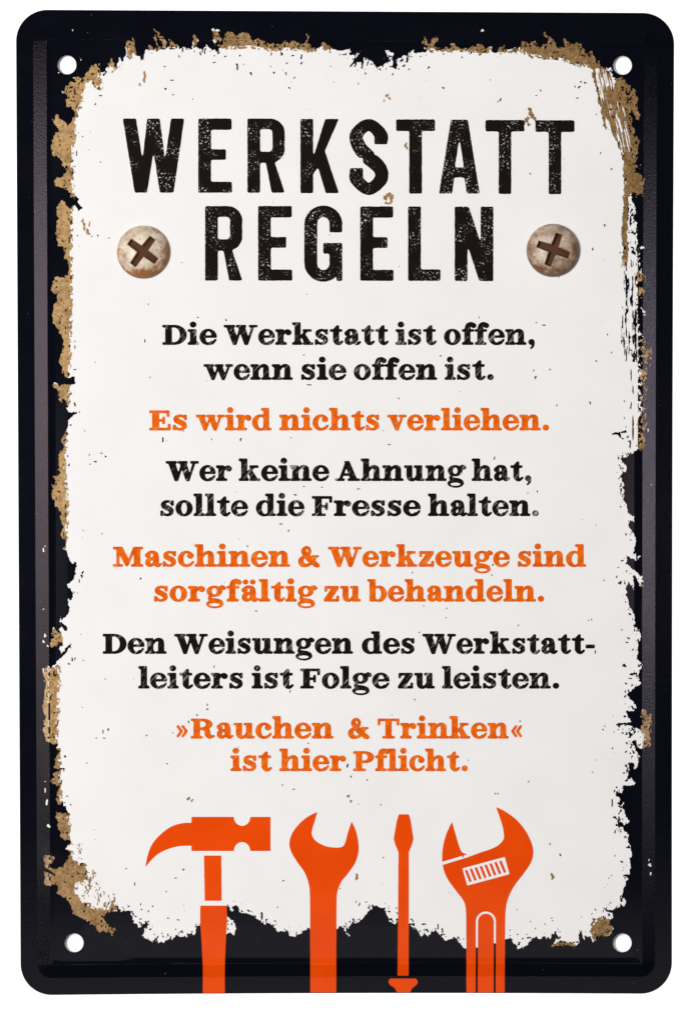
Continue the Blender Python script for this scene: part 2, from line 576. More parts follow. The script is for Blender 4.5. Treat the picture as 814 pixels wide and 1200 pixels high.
# outline of everything that is not black, clockwise from the upper left
OUT = [(62,140),(65,135),(68,134),(70,138),(76,142),(80,146),(85,143),(88,136),(86,130),(85,125),(80,126),(77,118),(80,113),(78,109),
(72,108),(78,106),(76,102),(81,99),(84,96),(89,97),(88,91),(92,90),(95,93),(100,92),(101,86),(104,80),(106,81),(108,75),(112,76),(116,73),
(118,82),(121,84),(126,81),(129,70),(131,69),(134,75),(137,80),(138,74),(139,67),(141,67),(143,75),(147,66),(149,58),(148,48),(152,46),
(154,50),(155,44),(158,45),(157,50),(159,58),(161,65),(164,66),(167,63),(169,66),(170,61),(173,58),(174,52),(178,53),(179,57),(182,58),(183,50),
(180,42),(181,40),(184,46),(187,55),(190,57),(193,54),(188,45),(180,34),(182,33),(189,40),(194,48),(196,55),(199,54),(198,47),(200,46),
(203,50),(206,52),(207,48),(209,57),(218,55),(221,56),(225,57),(226,50),(226,43),(228,40),(230,41),(231,47),(230,53),(233,57),(240,56),
(242,51),(244,53),(246,57),(249,59),(252,58),(255,62),(258,60),(256,54),(250,49),(252,44),(250,38),(247,33),(251,32),(256,34),(256,40),
(259,44),(257,49),(259,54),(262,52),(263,44),(264,38),(268,36),(272,38),(276,41),(280,38),(286,38),(291,38),(294,42),(296,47),(301,46),(303,43),
(306,46),(311,49),(315,53),(320,51),(328,51),(332,48),(336,49),(338,52),(344,47),(347,50),(351,50),(352,56),(354,50),(357,50),
(359,44),(357,40),(360,37),(362,43),(360,47),(358,50),(363,51),(365,56),(368,57),(375,57),(377,50),(381,48),(385,52),(387,57),(394,57),
(397,59),(404,58),(408,57),(410,60),(416,64),(419,59),(420,64),(417,69),(413,70),(415,80),(418,74),(422,73),(424,81),(426,76),(424,70),(428,68),
(433,70),(436,73),(438,77),(441,79),(446,78),(450,76),(453,73),(457,73),(455,66),(452,60),(456,60),(460,63),(459,70),(461,80),(463,83),(465,77),
(464,70),(467,68),(470,69),(472,65),(475,64),(477,68),(479,65),(478,62),(484,59),(487,62),(492,61),(498,62),(500,59),(495,53),(494,48),(497,42),
(499,43),(500,50),(504,51),(505,47),(508,44),(512,44),(515,47),(511,49),(509,53),(512,57),(519,57),(524,55),(526,58),(528,51),(533,52),
(536,54),(540,57),(548,58),(551,54),(553,53),(556,55),(558,51),(562,51),(566,54),(568,58),(571,55),(575,55),(577,61),(582,62),(584,55),(588,55),
(591,52),(592,56),(594,59),(600,56),(604,55),(607,57),(610,54),(611,49),(614,48),(617,50),(619,53),(623,49),(626,47),(628,50),(630,52),(632,56),
(635,52),(640,51),(643,46),(637,41),(634,37),(636,36),(641,41),(646,44),(651,52),(654,56),(659,56),(661,50),(660,46),(664,44),(666,49),(673,51),
(677,49),(680,51),(682,55),(685,60),(688,64),(691,58),(696,59),(694,64),(698,70),(702,72),(704,80),(709,78),(712,82),(717,79),(716,84),(718,90),
(723,92),(726,89),(730,91),(732,93),(731,97),(735,98),(738,101),(737,106),(733,110),(735,113),(739,107),(742,103),(745,105),(744,111),(747,116),(745,122),
(746,128),(749,134),(750,139),(747,142),(744,140),(742,133),(739,128),(738,133),(740,140),(739,147),(742,153),(743,160),(748,163),(750,166),
(747,171),(746,176),(747,181),(745,188),(744,192),(749,193),(752,192),(750,195),(744,197),(744,200),(749,203),(752,206),(755,211),(753,216),
(754,220),(752,224),(755,230),(752,231),(748,226),(747,230),(746,233),(744,228),(741,225),(738,229),(739,236),(742,240),(745,247),(744,250),
(740,253),(742,257),(746,261),(744,265),(745,272),(746,280),(745,290),(752,289),(757,293),(750,296),(748,300),(752,305),(750,316),(754,322),(756,331),(755,341),(753,348),
(748,352),(748,358),(754,363),(757,371),(752,370),(748,366),(747,374),(749,384),(752,392),(755,398),(760,402),(763,408),(763,415),(761,421),(762,428),
(759,440),(757,455),(756,470),(755,480),(757,485),(759,500),(758,515),(756,524),(752,529),(747,526),(741,532),(733,536),(722,537),(730,539),(732,546),(734,552),(728,554),
(727,558),(730,566),(731,573),(730,580),(729,586),(733,592),(736,600),(741,604),(743,610),(738,611),(737,618),(741,624),(744,634),(743,645),(745,652),(750,652),
(745,657),(741,655),(735,652),(732,660),(739,666),(746,670),(752,677),(754,688),(750,688),(746,676),(741,674),(743,692),(737,682),(732,690),(734,697),(736,705),(738,714),
(742,722),(744,730),(740,733),(746,736),(749,742),(751,749),(745,752),(748,762),(746,772),(752,778),(749,788),(746,794),(751,801),(745,804),(740,808),(733,813),(736,818),(742,824),(746,829),
(739,834),(731,831),(735,840),(741,845),(732,848),(723,848),(723,852),(734,850),(742,852),(750,856),(752,845),(751,833),(756,830),(757,838),(763,838),(762,848),(763,858),(760,865),(763,873),(758,876),(752,877),
(747,878),(746,866),(742,868),(738,870),(744,877),(749,888),(745,902),(742,894),(737,895),(735,905),(740,913),(744,917),(741,922),(733,919),(728,922),(728,930),(725,928),(722,932),(726,936),
(724,944),(728,942),(731,938),(729,948),(733,957),(738,962),(731,967),(727,960),(722,957),(727,963),(722,976),(728,968),(731,973),(735,978),(738,988),(740,1000),(737,1007),(738,1015),(737,1025),
(730,1024),(735,1030),(731,1037),(729,1043),(729,1050),(733,1058),(729,1061),(722,1064),(716,1067),(703,1063),(708,1067),(714,1069),(718,1075),(714,1081),(718,1089),(712,1096),
(705,1098),(698,1097),(696,1106),(693,1099),(687,1095),(684,1104),(679,1091),(678,1104),(674,1108),(646,1110),(650,1102),(653,1099),(650,1089),(648,1096),(643,1102),
(637,1098),(632,1100),(628,1098),(621,1104),(615,1110),(606,1112),(602,1106),(598,1101),(592,1100),(570,1108),(547,1112),(544,1112),(541,1109),(538,1104),(534,1100),(528,1099),(522,1102),
(517,1098),(514,1095),(510,1088),(508,1093),(504,1090),(501,1098),(496,1096),(493,1099),(490,1092),(488,1087),(484,1090),(481,1085),(477,1081),(466,1076),
(463,1083),(457,1082),(454,1076),(452,1068),(449,1063),(445,1064),(440,1061),(435,1063),(431,1069),(427,1072),(424,1078),(420,1080),(416,1083),(413,1078),(411,1085),
(408,1087),(403,1080),(407,1090),(409,1098),(405,1094),(402,1087),(396,1092),(392,1090),(363,1090),(360,1086),(357,1092),(350,1095),(345,1098),(340,1097),(338,1090),(330,1093),
(323,1090),(320,1084),(313,1081),(308,1083),(306,1079),(300,1078),(297,1073),(290,1071),(284,1071),(281,1068),(280,1062),(276,1061),(273,1063),(272,1068),(269,1067),(265,1062),(262,1075),
(266,1074),(270,1077),(275,1081),(276,1090),(274,1097),(271,1093),(266,1094),(238,1090),(233,1083),(230,1088),(227,1096),(223,1094),(220,1098),(213,1098),(207,1096),(202,1100),(195,1102),(190,1105),(183,1104),(175,1102),(171,1100),
(167,1097),(170,1090),(174,1084),(171,1079),(166,1085),(161,1087),(158,1083),(156,1076),(154,1070),(152,1065),(147,1066),(142,1068),(138,1066),(133,1068),(127,1069),(124,1072),(120,1076),(125,1082),
(131,1085),(136,1092),(132,1097),(128,1092),(121,1090),(115,1092),(110,1086),(105,1080),(100,1077),(95,1076),(88,1071),(84,1065),(81,1058),(78,1053),(71,1050),(67,1046),(69,1040),
(63,1036),(60,1040),(58,1036),(52,1037),(53,1030),(51,1022),(60,1024),(64,1027),(67,1028),(60,1020),(55,1018),(51,1010),(52,1003),(62,1003),(65,1008),(61,1011),(57,1017),(66,1018),(72,1018),(77,1010),(80,1003),(83,999),(77,994),
(83,988),(82,984),(76,985),(72,982),(70,974),(67,968),(70,962),(65,958),(66,952),(75,953),(82,957),(80,951),(77,946),(72,941),(68,943),(66,934),(68,925),(70,921),(64,920),(60,916),(63,910),(62,905),(70,905),(71,902),
(64,899),(66,890),(70,882),(66,873),(60,871),(55,870),(52,862),(51,850),(53,840),(51,828),(52,812),(54,800),(51,790),(52,783),(57,780),(60,784),(66,777),(72,771),(78,765),(81,758),(84,750),
(79,757),(76,762),(72,766),(70,761),(74,754),(70,752),(66,758),(60,757),(59,750),(63,746),(60,741),(62,735),(66,740),(72,744),(70,738),(73,735),(76,740),(80,738),(77,733),(73,730),(69,727),(70,721),(72,728),(76,722),(81,719),(82,714),(79,704),(86,702),(86,697),
(84,690),(79,686),(84,682),(90,673),(88,668),(90,662),(87,656),(84,660),(80,652),(79,648),(76,645),(72,644),(78,640),(78,634),(74,631),(71,626),(74,620),
(72,614),(70,607),(73,601),(68,595),(64,592),(63,585),(60,578),(61,570),(66,563),(62,560),(64,557),(71,555),(68,550),(69,540),(70,530),(75,524),(72,517),(74,511),(77,506),(80,500),(81,492),
(87,488),(90,481),(85,483),(79,482),(78,472),(74,467),(71,473),(68,465),(68,457),(63,453),(62,450),(67,448),(69,452),(75,449),(77,452),(83,451),(88,448),(90,444),(86,441),(83,444),(76,439),(72,430),(70,420),
(73,411),(75,399),(72,392),(67,384),(62,378),(61,370),(62,362),(66,355),(68,348),(65,345),(61,340),(62,330),(66,322),(71,325),(77,325),(81,317),(80,309),(76,300),(75,288),(69,289),(67,280),
(66,270),(68,258),(66,250),(68,240),(72,233),(75,236),(78,241),(81,245),(87,241),(92,246),(96,245),(95,240),(92,238),(94,234),(90,231),(86,233),(82,226),(78,222),(72,219),(66,216),(63,212),(66,208),(73,207),(78,201),(75,195),(73,190),(69,184),(65,182),(61,184),
(60,176),(62,168),(62,164),(66,157),(68,152),(66,147)]

# rust-brown areas (taken out of the white)
RUST = [
 [(55,130),(72,104),(74,98),(88,86),(103,72),(117,70),(120,84),(116,90),(122,96),(122,101),(118,106),(113,105),(110,99),(104,97),(101,103),(98,108),(99,118),(95,128),(93,124),(90,138),(92,146),(88,150),(92,155),(90,166),(87,170),(86,190),(87,208),(88,226),(90,236),(86,246),(86,300),(86,340),(85,380),(84,405),(83,440),(60,445),(52,400),(52,200)],
 [(52,448),(83,450),(83,468),(81,478),(66,480)],
 [(55,502),(80,502),(79,530),(78,545),(79,560),(81,590),(81,605),(80,622),(78,648),(60,650)],
 [(57,738),(70,738),(74,744),(74,754),(66,760),(56,757)],
 [(45,783),(64,782),(69,776),(72,782),(72,795),(70,820),(69,845),(68,873),(45,875)],
 [(45,876),(71,876),(72,915),(74,930),(75,945),(82,955),(83,985),(86,990),(45,1000)],
 [(45,998),(76,998),(83,996),(86,1004),(92,1012),(100,1012),(108,1020),(103,1025),(98,1022),(102,1030),(101,1036),(91,1034),(89,1041),(92,1050),(96,1055),(104,1060),(112,1064),(118,1062),(124,1066),(131,1060),(133,1066),(128,1071),(121,1077),(138,1088),(138,1100),(110,1095),(45,1060)],
 [(91,988),(96,985),(95,995),(97,1001),(93,1000)],
 [(131,1046),(136,1050),(134,1058),(139,1062),(137,1067),(129,1066)],
 [(127,68),(133,68),(138,80),(131,86),(127,85)],
 [(147,42),(160,42),(161,64),(155,68),(149,66)],[(163,62),(170,63),(169,69),(163,69)],
 [(170,50),(180,51),(181,59),(173,60)],[(178,30),(184,30),(197,54),(190,58),(182,58)],[(197,44),(208,46),(208,57),(199,57)],
 [(225,38),(232,38),(231,56),(226,56)],[(247,36),(260,36),(260,57),(256,57)],
 [(258,30),(300,30),(348,44),(364,34),(367,56),(371,59),(373,61),(352,61),(346,60),(332,58),(322,60),(300,58),(285,56),(266,58),(258,57)],
 [(375,46),(388,46),(387,58),(377,58)],[(415,58),(421,58),(420,64),(415,63)],
 [(492,38),(518,40),(527,50),(541,52),(548,60),(534,61),(521,60),(506,61),(498,58)],
 [(548,50),(568,48),(577,58),(570,63),(562,62),(548,61)],[(582,50),(593,50),(594,60),(606,54),(609,63),(600,62),(582,61)],
 [(609,46),(634,34),(650,42),(664,42),(684,52),(698,56),(704,72),(708,78),(712,82),(706,92),(701,82),(697,80),(694,82),(683,78),(672,76),(662,73),(655,69),(650,71),(640,70),(630,68),(621,68),(617,64),(609,62)],
 [(692,78),(697,82),(701,100),(706,118),(710,136),(709,138),(712,155),(708,150),(703,128),(698,106),(694,90)],
 [(712,108),(718,104),(722,92),(732,88),(752,100),(753,145),(745,152),(752,164),(752,190),(758,210),(757,234),(748,232),(740,226),(737,230),(735,250),(735,290),(737,306),(729,312),(728,280),(729,250),(731,215),(730,190),(727,178),(722,168),(714,150),(709,134),(711,122)],
 [(745,284),(748,290),(747,330),(744,352),(745,316)],[(746,320),(758,318),(758,350),(748,352),(748,364),(760,374),(752,374),(746,372)],
 [(749,392),(766,400),(765,424),(759,460),(758,500),(760,528),(748,528),(744,500),(751,482),(751,430),(747,410)],
 [(750,832),(765,832),(766,876),(752,878),(754,862),(748,858)],
 [(751,682),(757,684),(756,692),(750,690)],
 [(694,1078),(705,1072),(716,1078),(718,1092),(712,1098),(696,1102),(690,1090)],
 [(644,1112),(646,1106),(660,1102),(674,1106),(676,1112)],
]
# small rust marks on the white
RMARK = [(170,88,1.6,3.6),(169,94,2,2.2),(164,99,1.6,1.5),(453,112,1.8,2),(456,115,1.6,1.8),(450,118,1.2,1.2),(97,259,1.3,4),(99,266,1.6,4),(103,272,2.6,3),(105,263,1.0,3),
         (617,140,2.2,4.5),(621,131,2.6,4),(624,137,2.2,4.5),(619,146,1.6,2.6),(614,144,1.2,2),(627,140,1.2,2.4),(452,231,3.5,3),(456,228,2.4,3.4),(458,235,2,3.4),(453,238,2.4,1.6),(460,230,1.2,2.4),
         (475,170,1.8,2.6),(477,174,1.0,1.6),(329,614,1.5,1.2),(338,622,1.2,1.2),(221,936,2.2,1.8),(225,938,1.4,1.6),(408,933,1.5,2.2),(411,939,1.5,1.4),(418,1028,1.8,3),(647,1027,2.2,3)]
# small dark chips in the white: x, y, half width, half height
CHIP = [(278,77,1.3,4.5),(294,86,1.3,2.8),(330,63,2.2,2.0),(353,67,1.3,3.2),(353,74,1.2,2.2),(343,65,1.8,1.2),(321,85,1.2,2.2),(335,86,1,2.2),(336,74,1.6,1.0),(339,103,1.6,1.2),(345,91,1,1.5),(318,63,1,2),
        (193,78,1.4,1.0),(202,94,2,1),(194,104,1.2,2.4),(203,111,1.2,1),(210,66,1,1.6),(235,63,1.2,2.4),(240,61,.9,2.4),(251,73,1.5,1.2),(264,66,1.5,1.2),(281,65,1.2,1.4),(403,64,3,.8),(398,64,1,1),
        (428,86,1.4,1.3),(460,87,1.1,1.6),(473,77,2.2,1.5),(477,70,2,3),(479,81,1,1.5),(502,79,2,1.4),(519,103,1.6,1.5),(541,67,1,1.5),(562,64,2,1.2),(586,117,1.2,2.2),(583,119,.9,1.2),(678,102,1.8,1.6),(685,97,1.5,1.5),(680,96,1,2),
        (633,106,1.4,1.2),(628,112,1.2,.9),(676,115,1.8,.9),(715,128,1.6,.8),(698,134,1,1),(716,198,1,1.6),(708,264,1.5,1.5),(694,292,1.4,1.6),(726,296,1,1.2),(716,413,1,1),(698,423,1.4,1),
        (691,472,1.2,1.8),(720,508,3,2),(731,506,3.4,2),(725,509,3,3.2),(735,512,2,1.4),(729,514,2.4,1),(736,517,1.2,1),(733,500,1,1),(731,490,.9,1.2),(731,470,.9,1.5),(738,478,1.3,1),(739,440,.8,8),(741,458,1,9),(739,475,.9,7),(741,500,1,14),(738,520,1.2,5),
        (96,675,1.4,3.2),(97,671,1.6,2),(93,681,1,2),(87,694,1,1.2),(91,695,.8,.8),(83,759,1.0,1),(85,773,1.3,2.2),(81,778,1.6,1.2),(88,772,1,2),(88,400,1,1),(88,407,.9,2),(88,433,2,.8),(88,474,1.4,2.6),(83,498,1,2),(105,533,.8,1.2),(112,541,1.8,1.2),(119,531,1.4,1),(124,535,1.1,1.8),(106,544,1,1),
        (81,545,1.2,2),(76,886,1,1.6),(77,887,1.2,1),(73,901,3,1.2),(75,903,.9,1.6),(79,933,1.4,.9),(83,943,1.3,1),(121,857,.9,2.4),(127,855,1.1,3),(113,865,1,1),(122,865,1.4,.8),(118,190,1,1),(90,180,.8,3),(88,195,1.5,.8),(97,160,1,1),(91,136,1,2),(112,122,1.2,1.4),(118,112,2,1),
        (108,277,1,1),(115,276,1,1.6),(91,276,1,1),(128,279,.9,1.2),(707,680,1,1),(722,676,1.2,1.5),(726,683,2,3.2),(724,665,1,1),(728,738,1,1.2),(731,780,2.2,3.2),(736,748,2.4,1.2),(734,753,1.6,1.2),(741,790,5,1.8),(738,795,2,1),(733,801,1.4,1.6),(740,803,1.4,1.4),
        (697,764,.9,2.2),(717,877,1.2,1.2),(706,855,1.6,.9),(708,851,1.2,.9),(719,858,.9,1),(733,860,1,2),(729,859,1.4,1.4),(738,861,2.4,3.2),(743,858,2,2),(734,871,1.3,2),(733,881,1.6,1.4),(738,883,.9,2),(737,864,1.6,1),(720,958,3.2,1.7),(723,930,3,2.4),(717,941,1,4.4),(727,946,3,1.4),(724,964,1.2,6),(720,975,1,4),
        (728,1010,2,1.4),(720,1003,1,1),(733,1026,3,1.4),(716,1026,1.2,.8),(713,1029,1,.9),(710,1064,1,1.2),(715,1058,1,1.2),(697,1066,1.2,1.2),(695,1077,2,1.2),(693,1071,1,1),(638,1083,1.2,.8),(647,1079,1,.8),(646,1076,1,1),(627,1088,1,.9),(617,1095,1,.9),(621,1080,.9,.9),(606,1095,1.2,1),(612,1100,2,1),(597,1090,1,1),(608,1105,2.4,1.2),(619,1099,3,1.2),
        (656,1002,1.2,2),(158,1036,.9,2.2),(148,1018,1.5,.8),(166,1066,1.6,.9),(174,1068,1,1.4),(179,1062,1,1.2),(197,1076,1.4,1),(209,1078,1.8,.9),(206,1029,1.2,1.2),(215,1019,2,1.1),(195,1045,1,1),(332,1032,1.2,1.2),(206,1089,1,1),(213,1091,1.6,1),(197,1096,1,2),(190,1094,1,1),(181,1095,1,1),
        (307,1073,1.5,4.4),(320,1085,3,1),(421,1060,1,2.4),(417,1057,.8,1.4),(429,1057,1.2,1),(465,1070,1,1.6),(464,1064,1,1),(459,1078,1,2),(455,1079,1,2),(496,1083,2.4,1.4),(500,1090,2,2),(513,1086,1,3.4),(518,1090,1.2,3),(537,1099,1.2,1),
        (628,378,1,1),(637,381,2,1),(561,372,1,1),(265,375,1.6,1.2),(232,372,1.2,1),(356,416,1,1.2),(362,451,3,.8),(170,400,.9,2.4),(176,442,.9,.9),(191,515,1.2,3),(282,515,1.2,2.4),(341,513,.9,.9),(456,521,1.8,.8),(248,515,.9,1),(467,467,.8,2),(625,434,1,1.2),(627,442,1.2,3),(644,433,.9,1.6),(516,417,1.6,1),(579,537,1,2.2),(652,475,.9,1.4),
        (356,570,1.2,.9),(346,580,2,1.1),(377,571,1.2,.9),(420,573,2,.8),(618,578,1.2,.8),(629,576,1.1,1.2),(165,678,1.6,1.2),(290,640,1,1.4),(300,716,1.5,.9),(576,674,1,1),(577,662,1,1.8),(483,671,1,1),(523,713,.9,1),(522,724,.9,.9),(496,710,.9,.9),(689,727,1,.8),(243,831,1.5,1.2),(491,741,1.2,.9),(340,810,.8,2),(631,804,.8,1.4),(243,826,.9,2),
        (221,846,1,1.8),(226,843,2.2,1),(231,838,1,1.6),(407,897,1.2,4),(411,910,1.6,1.2),(430,914,1,1.2),(609,845,1,1.2),(344,925,1.5,1),(331,920,1,1),(361,871,1,1),(196,895,1,1),(580,930,1.4,.9),(583,930,.8,1.6),(446,943,1,1),(449,1005,1,1),(172,862,1.2,1),(644,989,1,1.4)]
# pale flecks on the black rim
FLECK = [(255,35,2.2,2),(250,34,1,1),(565,35,3,1.6),(51,645,1.2,2.6),(53,640,.8,1.2),(51,714,1,1),(53,745,1.4,4),(51,752,1.6,2),(56,757,1.4,1.4),(51,786,1.2,4),(53,926,.9,3),(53,916,1,.7),(57,968,2.4,2.4),(55,940,1.6,4),
         (761,1014,2,3.4),(762,1024,1.4,2),(760,1008,.9,1.6),(752,290,2.4,2.4),(763,568,1,.8),(85,35,.9,1.1),(69,85,1.3,.8),(95,70,.9,1),(88,91,2,1),(74,108,2,1.6),(437,400,1,1)]


def warp_edges(c, soft, amp, cell, seed, push=1.9):
    """ragged border: fractal displacement of the drawn outline, then crumbs"""
    F = blur(c.m.astype(np.float32), soft * c.ss)[::c.ss // S, ::c.ss // S]
    h, w = F.shape
    dx = (fbm(h, w, 3.2 * S, 4.2 * S, seed + 100, 4) - 0.5) * 2 * push * S * 1.6
    dy = (fbm(h, w, 3.2 * S, 4.2 * S, seed + 200, 4) - 0.5) * 2 * push * S * 1.6
    gy_, gx_ = np.mgrid[0:h, 0:w].astype(np.float32)
    X, Y = np.clip(gx_ + dx, 0, w - 1.01), np.clip(gy_ + dy, 0, h - 1.01)
    i_, j_ = X.astype(int), Y.astype(int)
    fx_, fy_ = X - i_, Y - j_
    F = (F[j_, i_] * (1 - fx_) + F[j_, i_ + 1] * fx_) * (1 - fy_) + (F[j_ + 1, i_] * (1 - fx_) + F[j_ + 1, i_ + 1] * fx_) * fy_
    n_ = fbm(h, w, cell * S, cell * S, seed, 3) - 0.5
    return F + amp * n_ * np.minimum(1.0, 6 * F * (1 - F) + 0.08)


def dabs(F, lst, sign_, seed):
    """ragged little flakes added to / cut from a field"""
    r = np.random.default_rng(seed)
    for (x, y, a, b) in lst:
        R = max(a, b) * 1.8 + 2
        i0, i1 = int((x - R) * S), int((x + R) * S) + 1
        j0, j1 = int((y - R) * S), int((y + R) * S) + 1
        jj, ii = np.mgrid[j0:j1, i0:i1]
        dx, dy = ii / S - x, jj / S - y
        th = np.arctan2(dy, dx)
        ph = r.random(3) * 6.28
        wob = 1 + .30 * np.sin(2 * th + ph[0]) + .22 * np.sin(3 * th + ph[1]) + .16 * np.sin(5 * th + ph[2])
        q = np.sqrt((dx / a) ** 2 + (dy / b) ** 2) / np.maximum(wob, .25)
        v = np.clip(1.0 - 0.5 * q, 0, 1)
        sub = F[j0:j1, i0:i1]
        F[j0:j1, i0:i1] = np.maximum(sub, v) if sign_ > 0 else np.minimum(sub, 1 - v)
    return F


cN = Canvas(0, 0, W, H, 4)
cN.poly(OUT)
FN = warp_edges(cN, 0.6, 0.95, 2.0, 3)
cR = Canvas(0, 0, W, H, 4)
for p in RUST:
    cR.poly(p)
FR = warp_edges(cR, 0.7, 0.9, 2.0, 5)
hS, wS = FN.shape
xx = (np.arange(wS) / S)[None]
yy = (np.arange(hS) / S)[:, None]

# scraped vertical streaks down the right side and the upper right corner
stre = fbm(hS, wS, 1.5 * S, 22 * S, 21, 3)
sub_b = lambda x0, x1, y0, y1, f=6.0: (np.clip((xx - x0) / 2 + .5, 0, 1) * np.clip((x1 - xx) / 2 + .5, 0, 1) * np.clip((yy - y0) / f + .5, 0, 1) * np.clip((y1 - yy) / f + .5, 0, 1))
mask_d = sub_b(727, 748, 300, 425, 30)
gr = fbm(hS, wS, 1.5 * S, 5 * S, 77, 3)
dark = np.clip((0.62 * stre + 0.38 * gr - 0.495) * 12, 0, 1) * mask_d
FN = np.minimum(FN, 1 - dark * 0.95)
mask_d = sub_b(735, 747, 232, 300, 10)
sp = fbm(hS, wS, 2.6 * S, 4 * S, 25, 2)
FN = np.minimum(FN, 1 - np.clip((sp - 0.60) * 9, 0, 1) * mask_d)
# lean of the scratches in the upper right corner: sheared streak noise, rust with white between
sh = fbm(hS, wS + 200, 1.4 * S, 16 * S, 31, 3)
ii = (np.arange(wS)[None] + (-0.22 * (np.arange(hS)[:, None] - 160)).astype(int)).clip(0, wS + 199)
shr = np.take_along_axis(sh, ii, axis=1)
cC = Canvas(0, 0, W, H, 4)
cC.poly([(696, 82), (702, 80), (714, 84), (717, 96), (719, 108), (731, 130), (736, 150), (738, 176), (731, 182), (724, 170), (714, 152), (708, 130), (702, 108)])
FC = blur(cC.m.astype(np.float32), 6)[::2, ::2]
FR = np.maximum(FR, FC * np.clip((shr - 0.45) * 8 + 0.5, 0, 1))
cL = Canvas(0, 0, W, H, 4)
cL.poly([(82, 1000), (100, 1008), (112, 1022), (125, 1046), (140, 1062), (130, 1070), (108, 1068), (90, 1044)])
FL = blur(cL.m.astype(np.float32), 6)[::2, ::2]
FR = np.maximum(FR, np.minimum(1, FL * 1.2) * np.clip((fbm(hS, wS, 2.6 * S, 5.0 * S, 91, 3) - 0.52) * 12 + 0.5, 0, 1))
crumb = fbm(hS, wS, 2.6 * S, 3.6 * S, 83, 3)
FN = np.where((xx > 746.5) & (yy > 282) & (yy < 532), FN - np.clip((0.55 - crumb) * 14, 0, 1), FN)
FR = np.where((xx > 743) & (yy > 282) & (yy < 532), FR - 1.0 * np.clip((0.53 - crumb) * 12, 0, 1), FR)
FR = np.where((shr < 0.36) & (FC > 0.3), np.minimum(FR, 0.1), FR)
# crumbly chips along every border of the white
edge = blur(cN.m.astype(np.float32), 18)[::2, ::2]
near = np.clip(4 * edge * (1 - edge) * 1.25, 0, 1)
cr = fbm(hS, wS, 2.3 * S, 3.0 * S, 41, 2)
big = fbm(hS, wS, 26 * S, 26 * S, 43, 2)
left_clean = np.clip((xx - 95) / 20, 0, 1) + np.clip((130 - yy) / 10, 0, 1)
chips = np.clip((cr - 0.775 + 0.13 * near * (0.6 + big)) * 14, 0, 1) * (near > 0.25) * np.clip(left_clean, 0, 1)
FN = np.minimum(FN, 1 - 0.9 * chips)
r_ = random.Random(5)
FAINT = []
for _ in range(130):
    x, y = r_.uniform(95, 722), r_.uniform(72, 1080)
    if r_.random() < 0.45:
        if r_.random() < 0.5:
            x = r_.choice([r_.uniform(92, 125), r_.uniform(690, 735)])
        else:
            y = r_.choice([r_.uniform(66, 100), r_.uniform(1040, 1085)])
    q = r_.uniform(0.35, 0.75)
    FAINT.append((x, y, q, q * r_.uniform(0.8, 2.2)))
FN = dabs(FN, [(x, y, a * .84, b * .84) for x, y, a, b in CHIP] + FAINT, -1, 4)
# crumbs out on the black next to the rust
co2 = fbm(hS, wS, 2.0 * S, 2.4 * S, 47, 2)
# small black pits in the rust
pit = fbm(hS, wS, 2.2 * S, 3.2 * S, 51, 2)
FN = np.where(FR > 0.5, np.minimum(FN, 1 - np.clip((pit - 0.70) * 12, 0, 1)), FN)
lace = fbm(hS, wS, 2.2 * S, 3.0 * S, 87, 3)
deep = blur(FN.clip(0, 1).astype(np.float32), 4.0)
rim_ = blur(FR.clip(0, 1).astype(np.float32), 6.0)
FR = FR - np.clip((lace - 0.50) * 10, 0, 1) * ((deep > 0.82) & (rim_ < 0.86) & ((xx < 690) | (yy > 320)))
mk = np.zeros_like(FN)
mk = dabs(mk, RMARK, 1, 9)
FRUST = np.minimum(np.maximum(FR, 0), FN)
FRUST = np.maximum(FRUST, mk)
FW = np.minimum(FN, 1 - np.maximum(FR, mk))
fl = dabs(np.zeros_like(FN), [(x, y, a * .75, b * .75) for x, y, a, b in FLECK], 1, 12)
FW = np.maximum(FW, fl * (FN < 0.5))
# keep the nail holes clear
for hx, hy in HOLES:
    k = np.clip((np.hypot(xx - hx, yy - hy) - HR - 1.0) + 0.5, 0, 1)
    FW = np.minimum(FW, k)
    FRUST = np.minimum(FRUST, k)
link('white_field', field_mesh('white_field', FW, 0, 0, 1 / S, Z_WHITE), M['white'], sign)
for x0_, y0_, x1_, y1_, rm in ((0, 0, 140, 445, 'rust'), (140, 0, 257, 445, 'rust_mid'), (257, 0, 440, 445, 'rust_mid'), (440, 0, 580, 260, 'rust_mid'), (580, 0, 814, 304, 'rust_dark'), (580, 304, 814, 600, 'rust'), (690, 600, 814, 760, 'rust'), (690, 760, 814, 960, 'rust'), (600, 960, 814, 1200, 'rust_dark'),
                           (0, 445, 200, 487, 'rust'), (0, 487, 200, 700, 'rust'), (0, 700, 200, 874, 'rust'), (0, 874, 300, 1200, 'rust_mid'), (300, 600, 600, 1200, 'rust_dark')):
    part_f = FRUST * ((xx >= x0_) & (xx < x1_) & (yy >= y0_) & (yy < y1_))
    if (part_f > 0.5).sum() > 20:
        link('rust_patch', field_mesh('rust_patch', part_f, 0, 0, 1 / S, Z_RUST), M[rm], sign)

# ------------------------------------------------------------------ heading
HEAD = {}


def box(x0, y0, x1, y1): return [(x0, y0), (x1, y0), (x1, y1), (x0, y1)]


